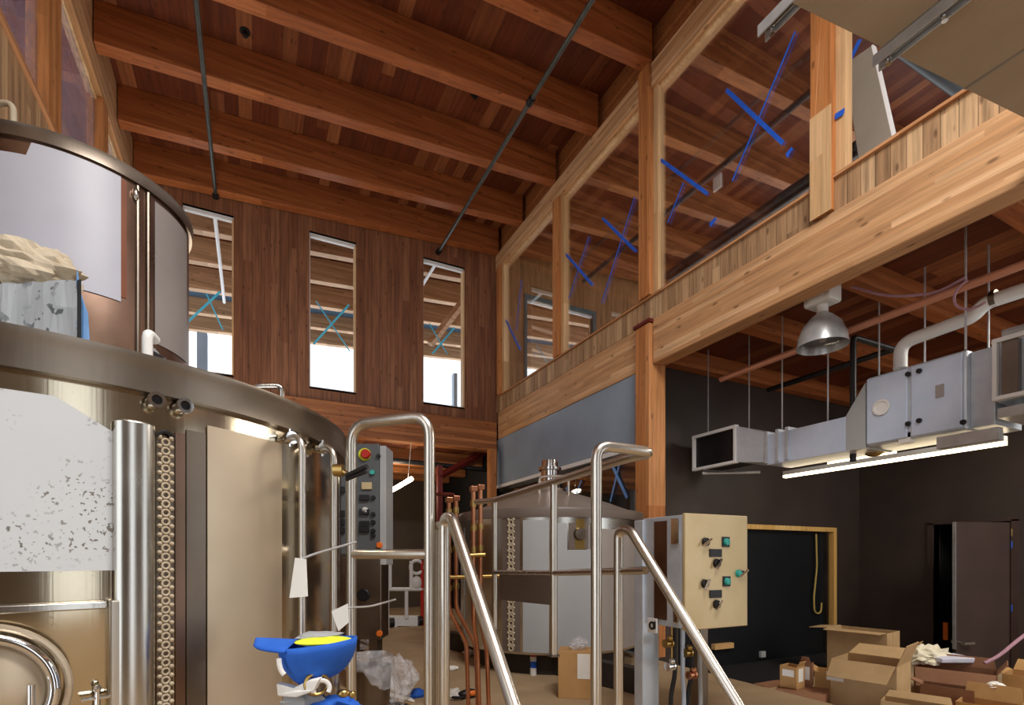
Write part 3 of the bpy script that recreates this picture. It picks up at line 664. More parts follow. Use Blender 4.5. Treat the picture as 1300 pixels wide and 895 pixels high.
MB().lathe([(TR-.05,RIM-.03),(.4,RIM-.02),(.0,RIM-.015)], TC, 96).build('lid', M['steel2'], tank, smooth=True)
for k in range(4):
    a = k*PI/2+.6; MB().tube([(TC.x+.8*math.cos(a),TC.y+.8*math.sin(a),0),(TC.x+.8*math.cos(a),TC.y+.8*math.sin(a),.14)],.05,12).build('leg', M['steel2'], tank, smooth=True)
def patch(px0, px1, zlo, zhi, name, mat, off=.004, th=.004, n=24, ext0=0., parent=tank, c=TC, r=TR):
    a0, a1 = tcyl(px0, r, c)[0], tcyl(px1, r, c)[0]; a0e = a0-ext0
    cols = []
    for i in range(n+1):
        a = a0e+(a1-a0e)*i/n
        cols.append((a, zlo(a) if callable(zlo) else zlo, zhi(a) if callable(zhi) else zhi))
    return MB().arcplate(c, r+off, r+off+th, cols).build(name, M[mat], parent, smooth=True)
a0, a70, a143 = tcyl(0)[0], tcyl(70)[0], tcyl(143)[0]
zt0, zt1, zb1 = tz(40,499), tz(143,549), tz(143,724)
patch(0,143,zb1,lambda a: zt0 if a < a70 else zt0+(zt1-zt0)*(a-a70)/(a143-a70),'protective_film','film',.003,.002,40,.4)
# bright satin patches where film has been peeled
patch(262,356,.14,lambda a: tz(262,531)-.02,'satin_panel','satin',.003,.003,20)
patch(236,260,.14,tz(248,548),'recessed_strip','darkst',.002,.003,6)
# rounded cover channel
a, t_ = tcyl(172, TR+.02); q = Vector((TC.x+(TR+.0)*math.cos(a),TC.y+(TR+.0)*math.sin(a),0))
ztop = tz(172,538)
m = MB(); wch = .043; er = Vector((math.cos(a),math.sin(a),0)); et = Vector((-er.y,er.x,0)); n = 14
prof = [q+et*(-wch)+er*(-.01)]+[q+et*(wch*math.cos(PI-PI*i/n)*(1 if True else 1))+er*(.04*math.sin(PI*i/n)**.6+.0) for i in range(n+1)]+[q+et*wch+er*(-.01)]
m.prism([p+Vector((0,0,.14)) for p in prof],(0,0,ztop-.14)); m.build('cover_channel', M['steel2'], tank, smooth=True, bevel=.004)
# chain like perforated strip
pa, pb_ = tcyl(198)[0], tcyl(219)[0]
z1 = tz(208,556)
MB().arcplate(TC,TR+.002,TR+.006,[(pa+(pb_-pa)*i/4,.14,z1) for i in range(5)]).build('strip_backing', M['darkst'], tank)
m = MB(); am = (pa+pb_)/2; sp = .0225; hw = (pb_-pa)*TR/2
nn = int((z1-.14)/sp)
er = Vector((math.cos(am),math.sin(am),0)); et = Vector((-er.y,er.x,0)); p0 = TC+er*(TR+.008)
for i in range(nn):
    z = z1-.012-i*sp; zc = Vector((0,0,z))
    m.torus(p0+zc,.0085,.0032,er,10,6)
    for s in (-1,1): m.ball(p0+zc+et*s*hw*.72+Vector((0,0,sp/2)),.0062,n=8)
m.build('chain_strip', M['kraft'], tank, smooth=True)
m = MB(); MB().torus(p0+Vector((0,0,z1-.002)),hw*.9,.005,er,14,8,0,PI).build('strip_top_loop', M['blk'], tank, smooth=True)
patch(222,234,.14,tz(228,550),'amber_edge','brownst',.002,.003,4)
patch(150,155,.14,tz(152,575),'seam_strip','steel2',.002,.004,3)
# two ports under the rim
for px, py in ((194,510),(229,517)):
    p = tpt(px, py); a = tcyl(px)[0]; er = Vector((math.cos(a),math.sin(a),0))
    pt = MB().lathe([(.012,-.01),(.012,.03),(.02,.03),(.02,.022),(.015,.02),(.015,-.01)], p, 18, axis=er).build('port', M['chrome'], tank, smooth=True)
    MB().lathe([(0,.018),(.012,.018)], p, 14, axis=er).build('bore', M['blk'], pt)
# lower manway bay
zl = tz(80,775)
a1 = tcyl(134)[0]
MB().arcplate(TC,TR+.001,TR+.022,[(a0-.4+(a1-a0+.4)*i/20,zl,zl+.018) for i in range(21)]).build('ledge', M['steel2'], tank, smooth=True, bevel=.003)
pa, pb_ = tcyl(136)[0], tcyl(151)[0]
MB().arcplate(TC,TR+.001,TR+.03,[(pa+(pb_-pa)*i/3,.14,zl+.02) for i in range(4)]).build('bay_upright', M['tubest'], tank, bevel=.004)
p = tpt(-22,880); a = tcyl(-22)[0]; er = Vector((math.cos(a),math.sin(a),0)); et = Vector((-er.y,er.x,0))
kk = tcyl(0)[1]/660
mw = MB().torus(p+er*.03,70*kk,.012,er,48,10).build('manway_ring', M['chrome'], tank, smooth=True)
MB().lathe([(0,.035),(45*kk,.03),(66*kk,.01),(66*kk,-.03)], p, 48, axis=er).build('manway_door', M['satin'], tank, smooth=True)
MB().torus(p+er*.02,84*kk,.008,er,48,8).build('manway_gasket', M['satin'], tank, smooth=True)
q = tpt(45,878)+er*.05; MB().tube([q-Vector((0,0,.12)), q+Vector((0,0,.025))],.007,10).build('clamp_bolt', M['chrome'], tank, smooth=True)
q = tpt(122,884); a = tcyl(122)[0]; er = Vector((math.cos(a),math.sin(a),0)); et = Vector((-er.y,er.x,0))
MB().tube([q+er*.02-et*.03,q+er*.02+et*.025],.005,8).tube([q+er*.02+Vector((0,0,-.03)),q+er*.02+Vector((0,0,.02))],.006,8).ball(q+er*.02+Vector((0,0,.022)),.009,n=8).build('latch', M['chrome'], tank, smooth=True)
# handle on the rim
a, b = tpt(322,500), tpt(362,500); 
aa = tcyl(335)[0]; 
p0 = at(322,496,2.25); p1 = at(358,500,2.3)
za = RIM
MB().tube(fillet([(p0.x,p0.y,za-.01),(p0.x,p0.y,p0.z+.02),(p1.x,p1.y,p1.z+.035),(p1.x,p1.y,za-.01)],.03),.012,10).build('lid_handle', M['steel2'], tank, smooth=True)
# two spray pipes with elbows down the shell
def spray(px, ytop, ybot, ell, rr, d):
    top = at(px, ytop, d); bot = Vector((top.x, top.y, at(px, ybot, d).z))
    wall = tpt(ell, ytop+4, TR-.02); wall.z = top.z
    pp = MB().tube(fillet([wall, (top.x,top.y,top.z), bot],.06,10),rr,14).build('spray_pipe', M['tubest'], tank, smooth=True)
    er = (top-wall).normalized(); q = wall+(top-wall)*.45
    MB().lathe([(rr,-.012),(rr*1.9,-.012),(rr*1.9,.012),(rr,.012)], q, 16, axis=er).build('clamp', M['chrome'], pp, smooth=True)
    MB().tube([q+Vector((0,0,-.028)),q+Vector((0,0,.028))],.006,8).build('wing_nut', M['chrome'], pp, smooth=True)
    return bot, d
b1, d1 = spray(384,552,816,357,.0105,tcyl(357)[1]-.05)
print('D', tcyl(357)[1], tcyl(400)[1], tcyl(425)[1])
b2, d2 = spray(424,566,808,398,.0115,tcyl(398)[1]-.03)

# tags on the pipes
def tagcard(quad, d, wire, label):
    ps = [at(*q, d) for q in quad]; c = sum(ps, Vector())/4
    t = thing('paper_tag', label, 'tag', c, 'paper tags wired to the spray pipes')
    MB().prism(ps, Vector((-sn,-cs,0))*.003).build('card', M['paper'], t)
    MB().tube(fillet([at(*w, dd) for *w, dd in wire],.03),.0035,6).build('wire', M['zinc'], t, smooth=True)
tagcard([(375,708),(389,710),(391,757),(368,759)], 1.36, [(384,709,1.36),(400,703,1.4),(452,688,1.55)], 'creased white paper tag on the pipe nearer the satin panel')
tagcard([(421,776),(442,766),(443,790),(430,801)], 1.62, [(432,772,1.62),(470,770,1.72),(502,761,1.85)], 'small white paper tag on the outer pipe by the guard rail')

# stuff on the tank lid
zl = RIM+.012
p = at(0,430,1.42); q = at(97,432,1.4)
t = thing('weathered_block', 'weathered grey wrapped block lying on the near tank lid', 'block', (p.x,p.y,zl))
dx = (q-p).normalized(); dx.z = 0; dx.normalize(); dn = Vector((q.x, q.y, 0)).normalized()
p2 = p-dx*.25; L = (q-p2).length
zt = at(50,356,1.4).z
m = MB(); N = 30; v = []; f = []
ringpts = []
def jit(P, s=.008): return P+Vector((noise.noise(P*23), noise.noise(P*23+Vector((5,0,0))), noise.noise(P*23+Vector((0,9,0)))))*s
grid = []
for i in range(N+1):
    u = L*i/N; row = []
    for (dd, z) in [(0,zl),(0,zl+(zt-zl)*.35),(-.004,zl+(zt-zl)*.7),(0,zt),(.08,zt+.004),(.2,zt),(.2,zl)]:
        P = p2+dx*u+dn*dd; P.z = z; row.append(jit(P, .012))
    grid.append(row)
k = len(grid[0])
v = [P for row in grid for P in row]
f = [(i*k+j, i*k+(j+1) % k, (i+1)*k+(j+1) % k, (i+1)*k+j) for i in range(N) for j in range(k)]
f += [list(range(k)), [N*k+j for j in range(k)][::-1]]
m.add(v, f); m.build('wrapped_body', M['weather'], t, smooth=False)
e0 = p2+dx*(L+.002)
MB().prism([Vector((*(e0-dn*.004).xy,zl)), Vector((*(e0+dx*.012-dn*.004).xy,zl)), Vector((*(e0+dx*.012-dn*.004).xy,zt)), Vector((*(e0-dn*.004).xy,zt))], dn*.04).build('dark_end', M['blk'], t)
c = at(40,332,1.47)
m = MB().crumple(c+Vector((.0,0,-.02)),.115,.06,.06,16,.45,3)
for i, vv in enumerate(m.v):
    if vv.z < zt+.005: vv.z = zt+.005
tag(m.build('crumpled_paper', M['kraft'], smooth=False), 'crumpled tan kraft paper lying on the weathered block', 'paper')
t0 = at(98,385,1.42)
m = MB(); pts = [(98,338),(103,372),(112,398),(114,433),(97,433),(95,372)]
ps = [at(a, b, 1.40) for a, b in pts]
for P in ps: P.z = max(P.z, zl+.002)
m.prism(ps, dn*.03)
tag(m.build('blue_bag', M['blue2'], bevel=.004), 'pale blue plastic bag tucked beside the weathered block', 'bag')
c = at(180,432,1.75)
m = MB().crumple((c.x-.04,c.y+.06,zl+.035),.22,.1,.14,14,.5,11)
for vv in m.v: vv.z = max(vv.z, zl)
tag(m.build('black_plastic_heap', M['blk'], smooth=False), 'shiny black plastic sheeting heaped behind the near tank rim', 'plastic')
c = at(187,437,1.52)
t = thing('pipe_stub', 'white upright pipe stub behind the near tank rim', 'pipe', (c.x,c.y,zl))
MB().tube(fillet([(c.x,c.y,zl-.01),(c.x,c.y,at(187,421,1.52).z),(c.x+.012,c.y+.05,at(187,421,1.52).z-.004)],.03),.014,12).build('elbow', M['white'], t, smooth=True)
c = at(222,436,1.9)
tag(MB().crumple((c.x,c.y,zl+.05),.07,.06,.08,12,.5,21).build('black_hose_end', M['blk'], smooth=False), 'bundled black hose end beside the slit window on the tank rim', 'hose')

# ------------------------------------------------------------------ raised second tank behind
UC = Vector((-1.034,4.333,0)); UR = .63; UT = 1.25+2.34; UB = 2.2
ut = thing('upper_tank', 'raised round tank with lavender film behind the near tank', 'tank', (UC.x,UC.y,0))
MB().lathe([(0,UB-.15),(UR-.12,UB-.08),(UR,UB),(UR,UT-.06)], UC, 110).build('shell', M['brownst'], ut, smooth=True)
MB().lathe([(UR-.02,UT-.07),(UR+.02,UT-.07),(UR+.022,UT-.02),(UR+.028,UT),(UR-.04,UT),(UR-.04,UT-.03)], UC, 110).build('rim', M['darkst'], ut, smooth=True)
MB().lathe([(UR-.03,UT-.03),(.0,UT+.0)], UC, 60).build('lid', M['steel2'], ut, smooth=True)
uz = lambda px, py: tz(px, py, UR, UC)
ua = [tcyl(px, UR, UC)[0] for px in (5, 36, 153)]
patch(8,153,uz(120,368)-.02,lambda a: uz(60,187) if a > ua[1] else uz(20,195),'protective_film','film2',.003,.003,30,.3,ut,UC,UR)
patch(153,160,uz(156,378),UT-.09,'edge_seam','redbrown',.002,.003,3,0,ut,UC,UR)
patch(196,236,uz(215,445),UT-.1,'grey_film','film3',.003,.003,14,0,ut,UC,UR)
for px in (174,187):
    a = tcyl(px,UR,UC)[0]; q = Vector((UC.x+(UR+.004)*math.cos(a),UC.y+(UR+.004)*math.sin(a),0))
    MB().tube([q+Vector((0,0,UB+.02)),q+Vector((0,0,UT-.08))],.012,8).build('rib', M['darkst'], ut, smooth=True)
a = tcyl(171,UR,UC)[0]; q = Vector((UC.x+(UR+.01)*math.cos(a),UC.y+(UR+.01)*math.sin(a),uz(171,247)))
MB().ball(q,.03,.6,.6,1.4).build('lift_lug', M['steel2'], ut, smooth=True)
p0, p1 = at(-8,150,3.0), at(17,150,3.0); zt = at(8,131,3.0).z
MB().tube(fillet([(p0.x,p0.y,UT-.02),(p0.x,p0.y,zt),(p1.x,p1.y,zt),(p1.x,p1.y,UT-.02)],.05),.016,10).build('lid_handle', M['kraft'], ut, smooth=True)
for k in range(4):
    a = PI/2+(k-1.5)*.9; MB().tube([(UC.x+.45*math.cos(a),UC.y+.45*math.sin(a),0),(UC.x+.45*math.cos(a),UC.y+.45*math.sin(a),UB-.05)],.05,12).build('leg', M['steel2'], ut, smooth=True)

# ------------------------------------------------------------------ guard rails and stair rails
RT = .018
# guard beside the near tank
a, b = at(446,703,1.83), at(545,703,1.72)
zt = 1.72
t = thing('guard_rail', 'stainless guard hoop with mid bar beside the near tank', 'rail', (a.x,a.y,0))
MB().tube(fillet([(a.x,a.y,0),(a.x,a.y,zt),(b.x,b.y,zt),(b.x,b.y,0)],.075,8),RT,16).build('hoop', M['tubest'], t, smooth=True)
za = H+.012
MB().tube([(a.x,a.y,za),(b.x,b.y,za)],RT*.92,16).build('mid_bar', M['tubest'], t, smooth=True)
for p in (a, b): MB().lathe([(.05,0),(.05,.01),(.02,.012)], (p.x,p.y,0), 20).build('foot_flange', M['tubest'], t, smooth=True)
# stair rails
def stair(px, py, Y, extra, label):
    x, y, u = ray(px, py); d = Y/y; p = at(px, py, d); zt = at(px, py, d).z-.01
    t = thing('stair_handrail', label, 'handrail', (p.x,p.y,0), 'stair handrails')
    run = 1.1; low = Vector((p.x, Y-.08-run, zt-run*1.123))
    MB().tube(fillet([(p.x,Y,0),(p.x,Y,zt),(p.x,Y-.07,zt-.0),low],.055,8),RT,16).build('rail', M['tubest'], t, smooth=True)
    MB().lathe([(.05,0),(.05,.01),(.02,.012)], (p.x,p.y,0), 20).build('foot_flange', M['tubest'], t, smooth=True)
    MB().tube([low, (low.x,low.y,0)],RT,16).build('lower_post', M['tubest'], t, smooth=True)
    if extra:
        e = at(554,668,d+.06); MB().tube(fillet([(e.x,e.y,0),(e.x,e.y,e.z),(p.x,p.y+.04,zt-.02)],.03),RT*.75,14).build('back_post', M['tubest'], t, smooth=True)
stair(564,654,1.62,True,'stainless stair handrail beside the guard hoop')
stair(785,670,1.6,False,'stainless stair handrail in front of the switch cabinet')
# long guard
zt = 1.25+.37
A, Bq, E = at(757,565,1.71), at(820,574,1.84), at(604,640,3.45)
P703, P628 = at(703,612,2.54), at(628,635,3.35)
t = thing('guard_rail', 'long stainless guard rail running back past the domed tank', 'rail', (A.x,A.y,0))
MB().tube(fillet([(A.x,A.y,0),(A.x,A.y,zt),(A.x+.11,A.y-.0,zt),(Bq.x+.02,Bq.y-.02,zt),(Bq.x,Bq.y+.12,zt),(P703.x,P703.y,zt),(P628.x,P628.y,zt),(E.x,E.y,zt)],.06,8),RT,16).build('top_rail', M['tubest'], t, smooth=True)
zm = 1.25-.02*2.54/2.54-.045
MB().tube([(Bq.x,Bq.y,zm+.02),(P703.x,P703.y,zm-.01),(P628.x,P628.y,zm-.03)],RT*.8,12).build('mid_rail', M['steel2'], t, smooth=True)
for P, yb in ((P703,832),(P628,800)):
    d = P.x*sn+P.y*cs; zz = H+(708-yb)/660*d
    MB().tube([(P.x,P.y,zz),(P.x,P.y,zt)],RT,14).build('post', M['tubest'], t, smooth=True)
    MB().lathe([(.03,0),(.03,.008),(.018,.01)], (P.x,P.y,zz-.004), 16).build('post_foot', M['darkst'], t, smooth=True)
MB().lathe([(.05,0),(.05,.01),(.02,.012)], (A.x,A.y,0), 20).build('foot_flange', M['tubest'], t, smooth=True)
u = (P628-P703); u.z = 0
pq = [P703+u*.05, P703+u*.9]
MB().prism([Vector((pq[0].x,pq[0].y,zm-.17)), Vector((pq[1].x,pq[1].y,zm-.2)), Vector((pq[1].x,pq[1].y,zm-.02)), Vector((pq[0].x,pq[0].y,zm-.01))], (.006,0,0)).build('infill_plate', M['warmgrey'], t)

# ------------------------------------------------------------------ cap on a wrapped stand
cd = 1.35
c = at(404,815,cd); k = cd/660
t = thing('stand_pipe', 'short stand pipe wrapped in white tape holding the blue cap', 'pipe', (c.x,c.y,0))
MB().tube([(c.x,c.y,0),(c.x,c.y,c.z-.10)],.016,12).build('pipe', M['darkst'], t, smooth=True)
MB().torus(at(402,868,cd-.06),.026,.005,(0,-1,.3),24,8).build('ring', M['brass'], t, smooth=True)
q = at(408,874,cd-.07); MB().torus(q,.019,.006,(0,-1,.2),20,8,-.6,3.6).build('hook', M['white'], t, smooth=True)
m = MB(); pts = [at(350,868,cd-.05), at(352,884,cd-.05), at(375,886,cd-.07), at(398,878,cd-.09), at(405,862,cd-.09), at(392,864,cd-.08), at(372,874,cd-.06)]
m.prism(pts, Vector((sn,cs,0))*.03).build('tape_wrap', M['paper'], t, bevel=.004)
q = at(385,892,cd-.02); MB().crumple(q,.05,.03,.03,10,.4,2).build('grey_rag', M['film4'], t, smooth=True)
q = at(436,880,cd-.03); MB().ball(q,.014,1.2,1,.8).ball(q+Vector((.022,0,-.006)),.01).build('valve', M['brass'], t, smooth=True)
cap = thing('baseball_cap', 'royal blue cap resting upside down on the stand pipe, yellow lining', 'cap', (c.x,c.y,c.z-.09))
rr = 48*k
ex = Vector((cs,-sn,0)); ey = Vector((sn,cs,0))
def bowl(R0, dep, thick, n=36, mrows=10):
    v = []; f = []
    rows = [(1.0, 0)]+[(math.cos(PI/2*j/mrows), math.sin(PI/2*j/mrows)) for j in range(1, mrows+1)]
    for rad, dp in rows:
        for i in range(n):
            a = 2*PI*i/n; w = 1+.05*math.sin(3*a)*dp
            v.append(c+ex*(R0*rad*w*math.cos(a))+ey*(R0*rad*.85*math.sin(a))+Vector((0,0,-dep*dp+.012*(math.cos(a)))))
    for j in range(len(rows)-1):
        for i in range(n): f.append((j*n+i, (j+1)*n+i, (j+1)*n+(i+1) % n, j*n+(i+1) % n))
    o = MB().add(v, f); return o
o = bowl(rr, 54*k, 0).build('crown', M['blue'], cap, smooth=True); s = o.modifiers.new('solid', 'SOLIDIFY'); s.thickness = .003
# brim: curved tongue to the left
v = []; f = []; N = 14; K = 10
for i in range(N+1):
    u = i/N; x = -rr*.55-u*(52*k); half = rr*.78*math.sqrt(max(1-(u*.98)**2.2, .02))
    for j in range(K+1):
        s_ = -1+2*j/K
        v.append(c+ex*x+ey*(half*s_)+Vector((0,0,.004-.016*s_*s_+u*.008)))
for i in range(N):
    for j in range(K): f.append((i*(K+1)+j, (i+1)*(K+1)+j, (i+1)*(K+1)+j+1, i*(K+1)+j+1))
o = MB().add(v, f).build('brim', M['blue'], cap, smooth=True); s = o.modifiers.new('solid', 'SOLIDIFY'); s.thickness = .005
MB().ball(c+ex*rr*.22+ey*(-.02)+Vector((0,0,.006)),rr*.72,1,.75,.13,n=20).build('lining', M['yellow'], cap, smooth=True)
MB().crumple(c+ex*rr*-.05+ey*.02+Vector((0,0,.012)),rr*.55,rr*.4,.012,10,.3,5).build('sweatband', M['film4'], cap, smooth=True)
pts = [at(354+10*(1-math.cos(x))*1.1, 836+22*math.sin(x), cd-.075) for x in (0,.3,.6,.9,1.2)]
MB().tube(pts,.006,8).build('white_piping', M['paper'], cap, smooth=True)
MB().ball(c+Vector((0,0,-54*k)),.008).build('button', M['blue'], cap, smooth=True)
q = at(415,900,cd); m = MB().crumple(q,.075,.06,.03,12,.35,8)
m.build('blue_cloth', M['blue'], t, smooth=True)

# ------------------------------------------------------------------ control panel tower
d = 5.0
a, b = at(432,700,d), at(490,700,d); zt, zl = at(0,563,d).z, at(0,812,d).z
t = thing('control_panel', 'tall grey control panel with red knob and black switches behind the guard hoop', 'control panel', (a.x,a.y,0))
ey2 = Vector((sn,cs,0)); ex2 = Vector((cs,-sn,0))
def slab(p, w, z0, z1, dep, front=0.):
    q0 = p-ey2*front; return [Vector((q0.x,q0.y,z0)), Vector(((q0+ex2*w).x,(q0+ex2*w).y,z0)), Vector(((q0+ex2*w).x,(q0+ex2*w).y,z1)), Vector((q0.x,q0.y,z1))], ey2*dep
W = (b-a).length; zmid = at(0,704,d).z
MB().prism(*slab(a,W*.85,zmid,zt,.3)).build('upper_case', M['ctl'], t, bevel=.01)
MB().prism(*slab(a+ex2*W*.86,W*.14,zmid-.1,zt-.02,.3)).build('side_door', M['film4'], t, bevel=.006)
MB().prism(*slab(a,W*.9,zl,zmid-.02,.3)).build('lower_case', M['darkst'], t, bevel=.01)
MB().prism(*slab(a+ex2*.05,.08,0,zl,.2)).build('leg', M['darkst'], t); MB().prism(*slab(a+ex2*(W*.9-.12),.08,0,zl,.2)).build('leg', M['darkst'], t)
def knob(px, py, r, mat, name, dep=.03, dd=d, parent=t, sq=None):
    p = at(px, py, dd-.001)
    if sq: 
        h = sq[1]*dd/660/2; w = sq[0]*dd/660/2; return MB().prism([p-ex2*w-Vector((0,0,h)), p+ex2*w-Vector((0,0,h)), p+ex2*w+Vector((0,0,h)), p-ex2*w+Vector((0,0,h))], -ey2*dep).build(name, M[mat], parent, bevel=.003)
    return MB().lathe([(0,dep),(r*.85,dep),(r,dep*.8),(r,0)], p, 16, axis=-ey2).build(name, M[mat], parent, smooth=True)
knob(463,577,.06,'yellow','switch_plate',.012); knob(465,577,.045,'red','main_knob',.05)
knob(481,579,.02,'blk','push_button'); knob(473,600,.025,'green','push_button')
knob(466,617,.0,'cream','display',.02,sq=(13,9))
for y in (632,650,665,672): knob(463,y,.0,'blk','switch_block',.03,sq=(12,7))
for y in (632,653,663,674,680): knob(474,y,.022,'blk','push_button')
knob(464,648,.03,'white','push_button'); knob(482,692,.03,'orange','indicator',.02); knob(482,804,.03,'orange','indicator',.02,d)
for px, y in ((434,622),(434,652),(434,663),(434,673)): knob(px,y,0,'blk','switch_block',.03,sq=(8,8))
knob(462,755,.06,'blk','cable_gland',.04)
# black handled clamp on the outer spray pipe
p = at(440,598,1.7); t2 = thing('butterfly_valve', 'black handled valve between outer spray pipe and guard hoop', 'valve', p)
MB().lathe([(.0,-.015),(.02,-.015),(.02,.015),(0,.015)], at(430,597,1.68), 14, axis=ex2).build('body', M['brass'], t2, smooth=True)
a_, b_ = at(440,604,1.66), at(466,592,1.62)
MB().tube([a_,b_],.008,8).build('handle', M['blk'], t2, smooth=True); MB().tube([a_+Vector((0,0,-.012)),b_+Vector((0,0,-.016))],.006,8).build('handle', M['blk'], t2, smooth=True)
MB().tube([at(424,592,1.7),at(441,602,1.67)],.008,8).build('stem', M['chrome'], t2, smooth=True)

# ------------------------------------------------------------------ domed tank
DC = Vector((3.3,5.55,0)); DR = 1.1; DT = 1.77
dt = thing('domed_tank', 'stainless brew tank with conical dome lid beneath the grey wall', 'tank', (DC.x,DC.y,0))
MB().lathe([(0,.24),(DR-.02,.24),(DR,.27),(DR,DT-.08)], DC, 120).build('shell', M['steel2'], dt, smooth=True)
MB().lathe([(DR-.01,DT-.1),(DR+.02,DT-.1),(DR+.03,DT-.02),(DR+.02,DT),(DR-.05,DT),(DR-.05,DT-.03)], DC, 120).build('rim', M['warmgrey'], dt, smooth=True)
MB().lathe([(DR-.02,DT-.01),(.75,DT+.12),(.3,DT+.27),(.16,DT+.3),(.16,DT+.33),(0,DT+.33)], DC, 96).build('dome', M['domest'], dt, smooth=True)
MB().lathe([(.11,DT+.3),(.11,DT+.55),(.14,DT+.56),(.14,DT+.59),(.1,DT+.6),(.1,DT+.68),(0,DT+.68)], DC, 32).build('vent_stack', M['chrome'], dt, smooth=True)
MB().tube(fillet([DC+Vector((-.32,-.3,DT+.22)),DC+Vector((-.32,-.3,DT+.42)),DC+Vector((-.05,-.5,DT+.42)),DC+Vector((-.05,-.5,DT+.2))],.05),.015,10).build('lid_handle', M['tubest'], dt, smooth=True)
def dpatch(px0, px1, py0, py1, name, mat, off=.003, n=12):
    za, zb_ = tz((px0+px1)/2, py1, DR, DC), tz((px0+px1)/2, py0, DR, DC)
    return patch(px0, px1, max(za,.27), min(zb_,DT-.11), name, mat, off, .003, n, 0, dt, DC, DR)
dpatch(590,626,668,826,'protective_film','film4'); dpatch(664,697,660,840,'protective_film','film4'); dpatch(704,720,664,840,'protective_film','film4')
dpatch(720,751,698,842,'protective_film','film4'); dpatch(758,808,672,842,'protective_film','film5')
dpatch(638,660,658,840,'strip_channel','warmgrey',.002)
pa, pb_ = tcyl(643,DR,DC)[0], tcyl(656,DR,DC)[0]
m = MB(); am = (pa+pb_)/2; er = Vector((math.cos(am),math.sin(am),0)); et = Vector((-er.y,er.x,0)); p0 = DC+er*(DR+.012)
z = .3
while z < DT-.13:
    m.torus(p0+Vector((0,0,z)),.025,.01,er,10,6); m.ball(p0+Vector((0,0,z+.032))+et*.03,.016,n=8); m.ball(p0+Vector((0,0,z+.032))-et*.03,.016,n=8); z += .066
m.build('chain_strip', M['kraft'], dt, smooth=True)
dpatch(731,742,659,672,'bright_window','brass',.004); dpatch(730,742,683,697,'bright_window','brass',.004); dpatch(722,752,664,697,'dark_bay','warmgrey',.002)
q = tpt(736,678,DR,DC); er = Vector((q.x-DC.x,q.y-DC.y,0)).normalized(); MB().lathe([(0,.05),(.06,.045),(.07,0)], q, 18, axis=er).build('sight_cap', M['darkst'], dt, smooth=True)
# plinth / curb
c1, c2 = onZ(560,822.5,0), onZ(815,884,0)
cd_ = (c2-c1).normalized(); cn = Vector((-cd_.y, cd_.x, 0))
if cn.x < 0: cn = -cn
MB().lathe([(0,0),(.9,0),(.9,.24),(0,.24)], DC, 64).build('skirt', M['blkcurb'], dt, smooth=True)
struct(MB().prism([c1, c2, c2+cn*.12, c1+cn*.12], (0,0,.24)).build('trim_4', M['blkcurb'], bevel=.01))

# copper pipe risers
def riser(px, ytop, ykink, kx, ky, d, label):
    p = at(px, ytop, d); kk = at(px, ykink, d); e = at(kx, ky, d+.1)
    t = thing('copper_riser', label, 'pipe', (p.x,p.y,0), 'copper risers beside the domed tank')
    MB().tube(fillet([p, kk, e, (e.x+.02,e.y,0)],.06),.017,12).build('pipe', M['copper'], t, smooth=True)
    for f_ in (.12,.3,.46,.8): 
        q = p+(kk-p)*f_; MB().tube([q+Vector((0,0,.022)),q-Vector((0,0,.022))],.024,12).build('fitting', M['brass'], t, smooth=True)
    MB().box((p.x-.025,p.y-.025,p.z-.03),(p.x+.025,p.y+.025,p.z+.01)).build('valve_cap', M['copper'], t, bevel=.005)
riser(570,633,775,592,815,4.0,'copper riser nearest the stair handrail, short top'); riser(579,631,772,604,818,4.05,'copper riser second from the stair handrail')
riser(601,619,790,606,822,3.9,'tall copper riser with brass fittings, third from the stair handrail'); riser(610,617,788,618,824,3.95,'tall copper riser with brass fittings, nearest the long guard rail')
a, b = at(566,733,3.95), at(640,731,3.98); tag(MB().tube([a,b],.016,10).build('brass_manifold', M['brass'], smooth=True), 'brass cross pipe joining the copper risers', 'pipe')
a, b = at(596,705,3.88), at(616,704,3.9); tag(MB().tube([a,b],.016,10).build('brass_manifold', M['brass'], smooth=True), 'short brass link between the two tall copper risers', 'pipe')
a, b = at(556,632,4.1), at(577,627,4.1); tag(MB().lathe([(0,0),(.07,0),(.075,.015),(0,.02)], at(565,629,4.02), 16).build('wheel_valve', M['redsteel'], smooth=True), 'small dark red valve wheel on top of the copper risers', 'valve')

# ------------------------------------------------------------------ switch cabinet on stand
X0, X1, Y0, Y1 = 2.46, 3.03, 2.46, 2.86; zt, zl = 1.535, .785
t = thing('switch_cabinet', 'stainless switch cabinet with tan door and dark rotary switches', 'cabinet', (X0,Y0,0))
MB().box((X0,Y0+.03,zl+.01),(X1,Y1,zt-.01)).build('body', M['galv'], t, bevel=.006)
door = MB().box((X0-.003,Y0,zl),(X1+.003,Y0+.025,zt)).build('door', M['cream'], t, bevel=.006)
MB().box((X0-.012,Y0+.05,zt-.2),(X0,Y0+.12,zt-.03)).build('hinge', M['chrome'], t, bevel=.01)
MB().box((X0-.012,Y0+.05,zl+.04),(X0,Y0+.1,zl+.16)).build('hinge', M['chrome'], t, bevel=.01)
MB().box((X0-.006,Y1-.24,zl+.05),(X0-.001,Y1-.12,zt-.04)).build('side_reflection', M['brownst'], t)  # brown reflection on the cabinet side put in as a thin strip
yf = lambda px, py: onY(px, py, Y0-.0)
